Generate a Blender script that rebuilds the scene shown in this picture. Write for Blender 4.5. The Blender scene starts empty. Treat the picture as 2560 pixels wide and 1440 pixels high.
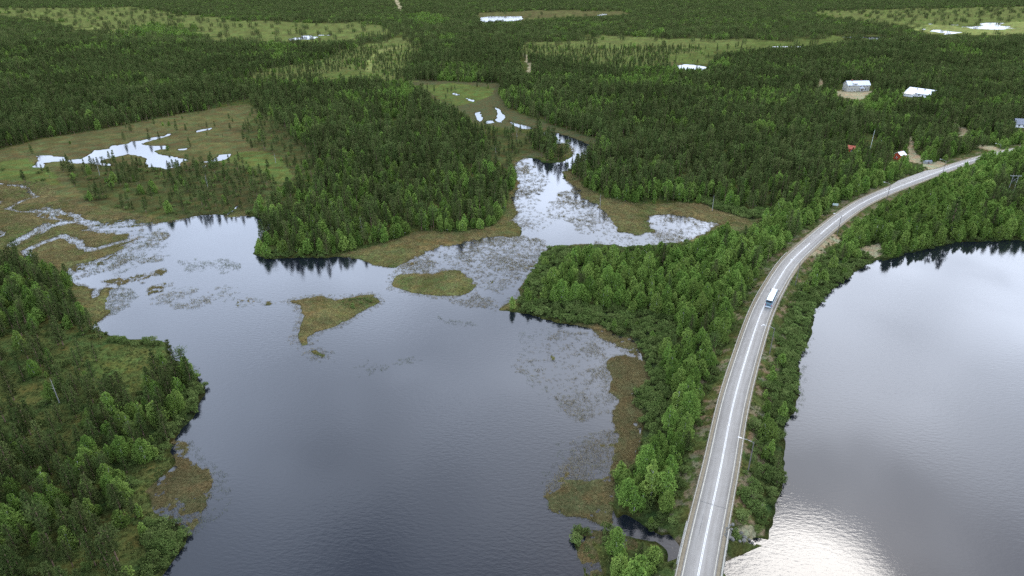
import bpy, bmesh, math, random
import numpy as np
from mathutils import Vector, Matrix

# ------------------------------------------------------------------ camera, sky, sun, exposure
SC = bpy.context.scene
COL = SC.collection
PW, PH, F = 2560.0, 1440.0, 1600.0          # photo size and focal length in photo pixels
PITCH = math.radians(26.0)
CAMH = 120.0
SP, CP = math.sin(PITCH), math.cos(PITCH)

cam_d = bpy.data.cameras.new("camera")
cam = bpy.data.objects.new("camera", cam_d)
COL.objects.link(cam)
cam.location = (0, 0, CAMH)
cam.rotation_euler = (math.pi / 2 - PITCH, 0, 0)
cam_d.sensor_width = 36.0
cam_d.lens = 36.0 * F / PW
cam_d.clip_start = 1.0
cam_d.clip_end = 60000.0
SC.camera = cam

SUN_EL = math.radians(48.0)
SUN_AZ = math.radians(34.0)                  # clockwise from +Y (view direction)
SUN_DIR = Vector((math.sin(SUN_AZ) * math.cos(SUN_EL), math.cos(SUN_AZ) * math.cos(SUN_EL), math.sin(SUN_EL)))

SC.view_settings.view_transform = 'Standard'
SC.view_settings.look = 'None'
SC.view_settings.gamma = 1.0
SC.view_settings.use_curve_mapping = False
SC.view_settings.exposure = 1.2

def build_world():
    w = bpy.data.worlds.new("World")
    SC.world = w
    w.use_nodes = True
    nt = w.node_tree
    nt.nodes.clear()
    N, L = nt.nodes.new, nt.links.new
    out = N('ShaderNodeOutputWorld')
    bg = N('ShaderNodeBackground')
    bg.inputs['Strength'].default_value = 0.15
    L(bg.outputs[0], out.inputs[0])
    sky = N('ShaderNodeTexSky')
    sky.sky_type = 'NISHITA'
    sky.sun_disc = False
    sky.sun_elevation = SUN_EL
    sky.sun_rotation = SUN_AZ
    sky.dust_density = 1.0
    tc = N('ShaderNodeTexCoord')
    sep = N('ShaderNodeSeparateXYZ')
    L(tc.outputs['Generated'], sep.inputs[0])
    def math_(op, a, b=None, clamp=False):
        n = N('ShaderNodeMath'); n.operation = op; n.use_clamp = clamp
        for i, v in enumerate((a, b)):
            if v is None: continue
            if isinstance(v, (int, float)): n.inputs[i].default_value = v
            else: L(v, n.inputs[i])
        return n.outputs[0]
    zz = math_('ADD', math_('MAXIMUM', sep.outputs['Z'], 0.0), 0.12)
    px = math_('DIVIDE', sep.outputs['X'], zz)
    py = math_('DIVIDE', sep.outputs['Y'], zz)
    comb = N('ShaderNodeCombineXYZ')
    L(px, comb.inputs[0]); L(py, comb.inputs[1])
    comb.inputs[2].default_value = SKY_SEED
    n1 = N('ShaderNodeTexNoise'); n1.inputs['Scale'].default_value = 0.8; n1.inputs['Detail'].default_value = 5.0; n1.inputs['Roughness'].default_value = 0.5
    n2 = N('ShaderNodeTexNoise'); n2.inputs['Scale'].default_value = 3.6; n2.inputs['Detail'].default_value = 3.0
    L(comb.outputs[0], n1.inputs['Vector']); L(comb.outputs[0], n2.inputs['Vector'])
    # how much cloud: broken, mostly covered
    # the gaps close up towards the horizon, where one looks through the layer aslant
    cov = N('ShaderNodeMapRange'); cov.interpolation_type = 'SMOOTHSTEP'
    cov.inputs['From Min'].default_value = 0.42; cov.inputs['From Max'].default_value = 0.74
    slant = math_('MULTIPLY', math_('SUBTRACT', 1.0, math_('MAXIMUM', sep.outputs['Z'], 0.0)), 0.30)
    L(math_('ADD', n1.outputs['Fac'], slant), cov.inputs['Value'])
    # light through the cloud layer: brighter towards the sun everywhere around it
    dot = N('ShaderNodeVectorMath'); dot.operation = 'DOT_PRODUCT'
    L(tc.outputs['Generated'], dot.inputs[0]); dot.inputs[1].default_value = SUN_DIR
    d = math_('MAXIMUM', dot.outputs['Value'], 0.0)
    g1 = math_('MULTIPLY', math_('POWER', d, 9.0), 0.85)
    g2 = math_('MULTIPLY', math_('POWER', d, 90.0), 0.9)
    thick = N('ShaderNodeMapRange'); thick.inputs['From Min'].default_value = 0.35; thick.inputs['From Max'].default_value = 0.7
    thick.inputs['To Min'].default_value = 1.28; thick.inputs['To Max'].default_value = 0.74
    L(n2.outputs['Fac'], thick.inputs['Value'])
    def tint(col, fac):
        n = N('ShaderNodeVectorMath'); n.operation = 'SCALE'; n.inputs[0].default_value = col
        L(fac, n.inputs['Scale']); return n.outputs[0]
    low = N('ShaderNodeMapRange')      # the layer greys towards the horizon
    low.inputs['From Min'].default_value = 0.04; low.inputs['From Max'].default_value = 0.40
    low.inputs['To Min'].default_value = 0.27; low.inputs['To Max'].default_value = 1.0
    L(sep.outputs['Z'], low.inputs['Value'])
    base = tint((0.82, 0.95, 1.20), math_('MULTIPLY', math_('MULTIPLY', thick.outputs[0], low.outputs[0]), CLOUD_L))
    glow = tint((1.05, 1.0, 0.93), math_('MULTIPLY', math_('MULTIPLY', math_('ADD', g1, g2), thick.outputs[0]), CLOUD_L))
    ccol = N('ShaderNodeVectorMath'); ccol.operation = 'ADD'
    L(base, ccol.inputs[0]); L(glow, ccol.inputs[1])
    mix = N('ShaderNodeMix'); mix.data_type = 'RGBA'
    L(math_('ADD', math_('MULTIPLY', cov.outputs[0], 0.85), 0.1), mix.inputs['Factor'])
    skm = N('ShaderNodeVectorMath'); skm.operation = 'SCALE'; skm.inputs['Scale'].default_value = 1.0
    L(sky.outputs[0], skm.inputs[0])
    L(skm.outputs[0], mix.inputs['A']); L(ccol.outputs[0], mix.inputs['B'])
    L(mix.outputs['Result'], bg.inputs['Color'])

SKY_SEED = 5.2
CLOUD_L = 14.2
build_world()

sun_d = bpy.data.lights.new("sun", 'SUN')
sun_d.energy = 0.5
sun_d.angle = math.radians(13.0)
sun_d.color = (1.0, 0.96, 0.90)
sun = bpy.data.objects.new("sun", sun_d)
COL.objects.link(sun)
sun.location = (0, 0, 300)
sun.rotation_euler = (-SUN_DIR).to_track_quat('-Z', 'Y').to_euler()

SC.cycles.use_denoising = False
SC.cycles.max_bounces = 6
SC.cycles.diffuse_bounces = 3
SC.cycles.glossy_bounces = 3
SC.cycles.transmission_bounces = 3
SC.cycles.transparent_max_bounces = 4
SC.cycles.sample_clamp_indirect = 6.0
SC.render.use_persistent_data = False

# ------------------------------------------------------------------ pixel <-> ground
def unproj(px, py, z=0.0):
    """photo pixel -> world xy on the horizontal level z"""
    px = np.asarray(px, float); py = np.asarray(py, float)
    cx = (px - PW / 2) / F
    cy = (PH / 2 - py) / F
    dz = -SP + cy * CP
    t = (z - CAMH) / dz
    return cx * t, (CP + cy * SP) * t

def proj(x, y, z=0.0):
    rz = z - CAMH
    dep = y * CP - rz * SP
    up = y * SP + rz * CP
    dep = np.where(dep < 1.0, 1.0, dep)
    return PW / 2 + F * x / dep, PH / 2 - F * up / dep

# ------------------------------------------------------------------ numpy noise
def _hash(ix, iy, seed):
    h = (ix.astype(np.int64) * 374761393 + iy.astype(np.int64) * 668265263 + seed * 974634777) & 0xffffffff
    h = ((h ^ (h >> 13)) * 1274126177) & 0xffffffff
    h = (h ^ (h >> 16)) & 0xffffffff
    return h.astype(np.float64) / 4294967295.0

def vnoise(x, y, sc, seed=0):
    x = x / sc; y = y / sc
    ix = np.floor(x); iy = np.floor(y)
    fx = x - ix; fy = y - iy
    fx = fx * fx * (3 - 2 * fx); fy = fy * fy * (3 - 2 * fy)
    a = _hash(ix, iy, seed); b = _hash(ix + 1, iy, seed)
    c = _hash(ix, iy + 1, seed); d = _hash(ix + 1, iy + 1, seed)
    return (a * (1 - fx) + b * fx) * (1 - fy) + (c * (1 - fx) + d * fx) * fy

def fbm(x, y, sc, seed=0, oct=3):
    v = 0; a = 0.5; t = 0
    for i in range(oct):
        v = v + a * vnoise(x, y, sc, seed + i * 17); t += a
        a *= 0.5; sc *= 0.47
    return v / t

def sstep(a, b, v):
    t = np.clip((v - a) / (b - a), 0, 1)
    return t * t * (3 - 2 * t)

# ------------------------------------------------------------------ outlines read off the photograph (photo pixels)
def zp(ox, oy, sc, pts):
    return [(ox + a / sc, oy + b / sc) for a, b in pts]

LAKE_LEFT = [(404, 1440), (432, 1401), (463, 1358), (471, 1339), (450, 1318), (415, 1300), (385, 1270), (370, 1232), (400, 1195), (440, 1160),
    (425, 1130), (439, 1098), (459, 1067), (482, 1047), (496, 1008), (513, 985), (510, 965), (478, 930), (440, 903), (429, 895),
    (412, 860), (395, 852), (330, 845), (260, 835), (225, 818), (288, 773), (272, 745), (276, 722), (300, 716), (262, 720), (246, 741),
    (225, 750), (234, 723), (186, 714), (170, 702), (175, 690), (205, 690), (235, 672), (262, 650), (292, 633), (305, 615), (350, 597), (380, 590), (340, 578), (352, 560), (373, 566), (418, 555),
    (453, 548), (520, 537), (563, 539), (577, 542), (612, 539), (650, 546), (679, 558), (684, 572), (661, 583), (647, 611), (633, 632),
    (661, 646), (703, 646), (809, 643), (850, 643), (885, 646), (931, 660), (987, 672), (1019, 653), (1047, 639), (1103, 618), (1159, 618),
    (1184, 600), (1237, 593), (1304, 593), (1307, 572), (1283, 551), (1293, 530), (1279, 498), (1297, 488), (1307, 470), (1290, 442), (1286, 414),
    (1307, 396), (1342, 396), (1360, 408), (1402, 408), (1430, 390), (1427, 369), (1398, 359), (1360, 352), (1356, 327), (1388, 332), (1427, 343),
    (1455, 352), (1483, 366), (1476, 383), (1465, 401), (1430, 422), (1406, 429), (1409, 446), (1427, 457), (1455, 477), (1448, 491), (1483, 509),
    (1511, 530), (1532, 562), (1546, 579), (1588, 588), (1641, 583), (1627, 562), (1624, 541), (1676, 537), (1750, 551), (1790, 558), (1765, 583),
    (1695, 607), (1588, 614), (1483, 611), (1413, 611), (1377, 618), (1349, 639), (1335, 667), (1318, 699), (1300, 723), (1303, 740), (1272, 758),
    (1247, 773), (1293, 781), (1325, 785), (1360, 797), (1391, 808), (1427, 811), (1470, 818), (1530, 828), (1575, 850), (1601, 880), (1624, 950), (1580, 993),
    (1601, 1036), (1605, 1098), (1589, 1152), (1535, 1187), (1523, 1253), (1546, 1290), (1562, 1284), (1612, 1312), (1655, 1335), (1686, 1339),
    (1717, 1343), (1760, 1348), (1830, 1366), (1847, 1366), (1830, 1400), (1760, 1420), (1698, 1419), (1671, 1405), (1667, 1375), (1640, 1350), (1590, 1345), (1550, 1335), (1492, 1323), (1437, 1319), (1433, 1335), (1440, 1360),
    (1452, 1390), (1460, 1420), (1465, 1440), (1480, 1600), (380, 1600)]
LAKE_RIGHT = [(1700, 1400), (1810, 1366), (1847, 1366), (1878, 1354), (1893, 1345), (1917, 1347), (1921, 1323), (1932, 1300), (1940, 1253), (1959, 1222),
    (1959, 1168), (1961, 1106), (1959, 1063), (1983, 1028), (1994, 981), (1994, 931), (1997, 899), (2015, 864), (2033, 811), (2036, 780),
    (2064, 737), (2110, 702), (2152, 671), (2198, 650), (2237, 646), (2275, 632), (2321, 620), (2349, 614), (2398, 606), (2469, 602),
    (2560, 602), (2800, 590), (3100, 600), (3300, 900), (3300, 1600), (1790, 1600), (1796, 1440)]
POND_LEFT = zp(0, 0, 2.844, [(215, 1190), (285, 1140), (240, 1115), (330, 1105), (450, 1115), (480, 1140), (560, 1135), (650, 1090), (660, 1070), (780, 1060),
    (800, 1040), (900, 1025), (930, 1005), (1010, 1000), (1100, 975), (1170, 970), (1195, 950), (1215, 965), (1110, 990), (1010, 1020), (1010, 1035),
    (1170, 1035), (1200, 1055), (1110, 1065), (1090, 1080), (1150, 1105), (1230, 1110), (1290, 1130), (1365, 1130), (1290, 1150), (1280, 1180), (1200, 1200),
    (1110, 1185), (1050, 1190), (1035, 1150), (1050, 1130), (960, 1105), (920, 1095), (830, 1110), (760, 1130), (720, 1140), (710, 1155), (800, 1170),
    (790, 1180), (690, 1170), (640, 1160), (550, 1165), (500, 1150), (400, 1150), (300, 1160), (310, 1195)])
DELTA = zp(0, 400, 2.844, [(540, 425), (620, 458), (700, 482), (800, 445), (950, 428), (1050, 460), (1190, 440), (1300, 600), (1000, 700), (700, 800), (560, 870), (450, 800),
    (600, 745), (800, 672), (900, 606), (990, 540), (880, 522), (700, 518), (600, 475)])
WATER = [LAKE_LEFT, DELTA, LAKE_RIGHT, POND_LEFT,
    zp(0, 0, 2.844, [(1430, 1150), (1520, 1135), (1550, 1105), (1640, 1095), (1650, 1110), (1600, 1135), (1500, 1150)]),
    zp(0, 0, 2.844, [(1260, 1060), (1340, 1052), (1330, 1066), (1280, 1072)]),
    zp(0, 0, 2.844, [(1380, 930), (1510, 908), (1515, 918), (1400, 940)]),
    zp(0, 0, 2.844, [(1410, 1183), (1455, 1178), (1450, 1195)]),
    [(1187, 281), (1200, 280), (1208, 300), (1196, 306)], [(1212, 302), (1237, 301), (1236, 308), (1214, 309)],
    [(1236, 266), (1247, 272), (1262, 292), (1252, 307), (1240, 300), (1245, 285)], [(1272, 304), (1300, 311), (1340, 322), (1310, 322), (1280, 314)],
    [(1131, 233), (1147, 237), (1146, 241), (1132, 237)], [(1166, 245), (1188, 251), (1187, 255), (1168, 249)],
    [(1198, 43), (1230, 41), (1300, 39), (1306, 47), (1280, 53), (1200, 53)],
    [(2448, 57), (2515, 58), (2527, 66), (2540, 72), (2480, 74), (2430, 72), (2384, 66), (2384, 63), (2440, 64)],
    [(2343, 77), (2377, 75), (2412, 83), (2390, 86), (2363, 86)], [(2306, 56), (2330, 57), (2330, 61), (2310, 60)], [(2300, 74), (2325, 72), (2325, 76), (2302, 77)],
    [(1686, 160), (1700, 157), (1740, 159), (1764, 163), (1770, 180), (1735, 180), (1697, 172)],
    [(724, 94), (760, 90), (800, 92), (790, 97), (730, 97)], [(1495, 35), (1516, 35), (1516, 38), (1497, 38)], [(1946, 116), (2003, 117), (2003, 121), (1950, 120)],
    [(2126, 94), (2240, 86), (2256, 90), (2180, 98), (2125, 99)]]
# (points, half width in photo pixels) - creeks of the delta
CREEKS = [
    (zp(0, 400, 2.844, [(-40, 172), (90, 180), (170, 200), (215, 220), (250, 265), (170, 285), (110, 310), (50, 345), (150, 365), (250, 375), (310, 405), (450, 430), (560, 440)]), 3.4),
    (zp(0, 400, 2.844, [(330, 350), (420, 365), (500, 385), (560, 415), (600, 450), (680, 485), (780, 465), (900, 445), (1000, 450), (1060, 480)]), 5.5),
    (zp(0, 400, 2.844, [(90, 600), (150, 560), (280, 500), (380, 460), (500, 440), (600, 440)]), 9.0),
    (zp(0, 400, 2.844, [(215, 690), (195, 640), (300, 590), (450, 535), (520, 565), (580, 620), (660, 640), (750, 610), (900, 570), (1000, 545), (1060, 520), (1100, 480)]), 7.0),
    (zp(0, 400, 2.844, [(540, 810), (600, 785), (700, 720), (800, 670), (860, 620), (1000, 570), (1100, 540)]), 8.0),
    (zp(0, 400, 2.844, [(550, 850), (640, 820), (760, 800), (900, 760), (1050, 720), (1200, 690)]), 8.0),
    (zp(0, 400, 2.844, [(-30, 290), (10, 290), (-30, 330)]), 3.0),
    (zp(0, 400, 2.844, [(-30, 480), (20, 510), (30, 530), (-30, 560)]), 3.0),
    (zp(0, 400, 2.844, [(600, 500), (760, 510), (900, 505), (1000, 495)]), 4.0),
    ([(563, 539), (580, 527), (597, 515)], 2.0),
]
SEDGE_ISLES = [
    zp(0, 400, 2.844, [(235, 650), (330, 590), (450, 556), (510, 600), (570, 655), (700, 668), (860, 610), (890, 610), (800, 665), (690, 705), (560, 725), (430, 740), (270, 710)]),
    zp(0, 400, 2.844, [(545, 520), (700, 530), (900, 520), (1000, 505), (960, 545), (800, 588), (670, 612), (600, 590)]),
    zp(0, 400, 2.844, [(280, 550), (400, 495), (530, 472), (600, 485), (430, 528)]),
    zp(0, 400, 2.844, [(300, 385), (350, 380), (420, 400), (400, 415), (340, 408)]),
    [(721, 755), (749, 748), (805, 741), (837, 752), (861, 746), (892, 739), (934, 737), (952, 752), (938, 762), (885, 790), (850, 810), (791, 829), (770, 843),
     (770, 861), (760, 862), (745, 847), (752, 815), (763, 787), (749, 764)],
    [(777, 881), (790, 878), (808, 890), (804, 895), (790, 889)],
    [(985, 690), (1020, 683), (1080, 676), (1150, 676), (1160, 690), (1190, 705), (1195, 711), (1180, 725), (1150, 740), (1110, 743), (1068, 738), (1019, 730), (984, 718)],
    [(1213, 690), (1250, 692), (1262, 712), (1240, 722), (1208, 714)],
    [(1342, 883), (1380, 878), (1412, 885), (1410, 915), (1380, 922), (1352, 905)],
    [(1300, 915), (1318, 912), (1335, 924), (1315, 930)],
    [(1404, 860), (1440, 855), (1445, 872), (1420, 878)],
    [(1434, 937), (1446, 938), (1443, 948), (1432, 944)],
    [(1455, 985), (1472, 982), (1472, 998), (1458, 1000)],
    [(1409, 358), (1428, 372), (1425, 388), (1370, 402), (1360, 398), (1390, 380), (1385, 365)],
]
# thin shelves of sedge standing partly in the water: (outline, share of the area that breaks the surface, sedge tufts per m2, green share)
MARSH = [
    (zp(0, 400, 2.844, [(165, 320), (300, 318), (430, 350), (400, 380), (290, 375), (200, 350)]), 0.55, 1.2, 0.8),
    (zp(0, 400, 2.844, [(220, 510), (200, 470), (300, 440), (400, 440), (330, 480), (250, 520)]), 0.55, 1.2, 0.8),
    (zp(0, 400, 2.844, [(640, 430), (720, 400), (850, 410), (1100, 450), (960, 470), (760, 470)]), 0.6, 1.2, 0.9),
    (zp(0, 400, 2.844, [(700, 500), (1000, 495), (1200, 510), (1190, 560), (1100, 640), (900, 730), (800, 760), (900, 640), (1000, 560)]), 0.22, 0.35, 0.85),
    (zp(0, 400, 2.844, [(430, 745), (560, 730), (720, 700), (840, 660), (760, 730), (620, 790), (500, 800)]), 0.5, 1.2, 0.7),
    ([(594, 752), (633, 746), (686, 755), (668, 762), (598, 767)], 0.45, 0.9, 0.5),
    ([(367, 716), (415, 709), (434, 716), (400, 730), (372, 733)], 0.5, 0.9, 0.2),
    ([(358, 752), (400, 735), (490, 726), (560, 722), (600, 735), (520, 765), (430, 775)], 0.14, 0.32, 0.4),
    ([(243, 702), (306, 692), (340, 690), (400, 672), (420, 676), (400, 690), (352, 706), (267, 713)], 0.45, 0.8, 0.2),
    ([(330, 655), (410, 632), (425, 640), (380, 660)], 0.25, 0.6, 0.6),
    ([(310, 630), (360, 600), (400, 575), (425, 585), (420, 600), (350, 640), (300, 670), (230, 690), (200, 690), (260, 655)], 0.2, 0.7, 0.7),
    ([(55, 515), (110, 512), (150, 525), (140, 545), (90, 530)], 0.3, 0.9, 0.8),
    ([(75, 555), (110, 552), (130, 570), (90, 590), (75, 575)], 0.3, 0.9, 0.8),
    ([(215, 545), (260, 560), (330, 553), (340, 560), (270, 568), (225, 560)], 0.35, 0.9, 0.9),
    ([(1103, 618), (1184, 600), (1304, 593), (1360, 600), (1377, 618), (1335, 667), (1310, 705), (1250, 740), (1190, 705), (1160, 690), (1150, 676), (1020, 683), (985, 690), (990, 672), (1047, 639)], 0.27, 0.42, 0.15),
    ([(1283, 551), (1400, 500), (1448, 491), (1511, 530), (1546, 579), (1588, 588), (1641, 583), (1627, 562), (1624, 541), (1676, 537), (1790, 558), (1765, 583), (1695, 607), (1588, 614), (1480, 612), (1490, 590), (1440, 575), (1430, 560), (1405, 545), (1380, 560), (1330, 585), (1307, 572)], 0.28, 0.36, 0.12),
    ([(1283, 500), (1300, 440), (1350, 430), (1370, 450), (1350, 480), (1340, 520), (1345, 545), (1300, 550)], 0.3, 0.34, 0.1),
    ([(1400, 480), (1440, 470), (1452, 490), (1400, 520), (1385, 540), (1365, 530), (1380, 500)], 0.33, 0.34, 0.1),
    ([(1290, 905), (1330, 870), (1400, 830), (1530, 830), (1575, 850), (1601, 880), (1624, 950), (1580, 993), (1590, 1036), (1500, 1040), (1430, 1060), (1395, 1008), (1336, 950), (1295, 925)], 0.15, 0.6, 0.12),
    ([(1520, 900), (1601, 880), (1624, 950), (1580, 993), (1601, 1036), (1605, 1098), (1589, 1152), (1540, 1160), (1545, 1100), (1530, 1050), (1545, 1000), (1520, 960)], 0.95, 1.6, 0.05),
    ([(1449, 1090), (1520, 1070), (1600, 1098), (1589, 1152), (1535, 1187), (1523, 1253), (1490, 1240), (1440, 1250), (1360, 1240), (1367, 1214), (1406, 1160), (1414, 1121)], 0.33, 1.0, 0.2),
    ([(1356, 1238), (1430, 1205), (1500, 1200), (1535, 1187), (1523, 1253), (1546, 1304), (1519, 1316), (1472, 1300), (1426, 1292), (1383, 1273)], 0.85, 1.6, 0.75),
    ([(1437, 1319), (1492, 1323), (1550, 1335), (1600, 1350), (1570, 1440), (1465, 1440), (1440, 1360)], 0.7, 1.5, 0.6),
    ([(1110, 743), (1166, 752), (1180, 730), (1262, 760), (1247, 775), (1200, 770), (1130, 760)], 0.2, 0.5, 0.1),
    ([(439, 1098), (480, 1105), (455, 1145), (500, 1155), (530, 1200), (525, 1260), (505, 1310), (471, 1339), (415, 1300), (385, 1270), (370, 1232), (400, 1195), (440, 1160), (425, 1130)], 0.6, 1.8, 0.2),
    ([(275, 722), (330, 720), (350, 740), (325, 765), (285, 785), (262, 760)], 0.3, 0.8, 0.85),
    ([(1560, 1000), (1601, 1036), (1605, 1098), (1600, 1160), (1545, 1190), (1530, 1260), (1500, 1240), (1520, 1190), (1540, 1130), (1550, 1060)], 0.82, 1.6, 0.1),
    ([(1470, 822), (1530, 828), (1580, 850), (1604, 885), (1580, 900), (1550, 870), (1500, 845)], 0.7, 1.5, 0.1),
    ([(1300, 400), (1340, 420), (1330, 440), (1300, 440), (1288, 420)], 0.2, 0.4, 0.1),
]
# reeds standing in open water: (outline, tufts per m2)
REEDS = [
    ([(450, 655), (500, 650), (560, 645), (612, 655), (580, 680), (520, 672), (460, 682)], 0.30),
    ([(440, 720), (560, 716), (640, 730), (610, 750), (520, 770), (440, 775), (380, 760)], 0.07),
    ([(400, 590), (425, 580), (420, 605), (395, 650), (340, 670), (300, 690), (260, 695), (330, 640)], 0.16),
    ([(1070, 788), (1130, 795), (1180, 808), (1216, 824), (1180, 818), (1120, 805)], 0.28),
    ([(878, 940), (885, 925), (950, 915), (1010, 895), (1072, 890), (1060, 905), (980, 918), (920, 935)], 0.26),
    ([(800, 895), (880, 905), (950, 900), (940, 915), (870, 920), (820, 905)], 0.07),
    ([(480, 1095), (520, 1150), (570, 1180), (590, 1230), (560, 1290), (500, 1330), (440, 1400), (463, 1358), (520, 1290), (530, 1200), (470, 1130)], 0.28),
    ([(440, 903), (475, 900), (505, 930), (512, 965), (478, 930)], 0.25),
    ([(1290, 830), (1400, 815), (1460, 830), (1400, 900), (1440, 1000), (1400, 1050), (1300, 930)], 0.10),
    ([(1330, 1230), (1380, 1200), (1420, 1100), (1400, 1100), (1350, 1200), (1300, 1250)], 0.14),
    ([(1994, 931), (2012, 900), (2014, 960), (1996, 1040), (1975, 1050), (1983, 1028), (1994, 981)], 0.5),
    ([(2036, 780), (2052, 760), (2040, 810), (2018, 890), (2005, 905), (2015, 864)], 0.4),
    ([(1935, 1300), (1948, 1255), (1955, 1255), (1945, 1300)], 0.5),
    ([(1110, 705), (1135, 690), (1130, 700), (1075, 735), (1064, 740)], 0.0),
]
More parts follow.
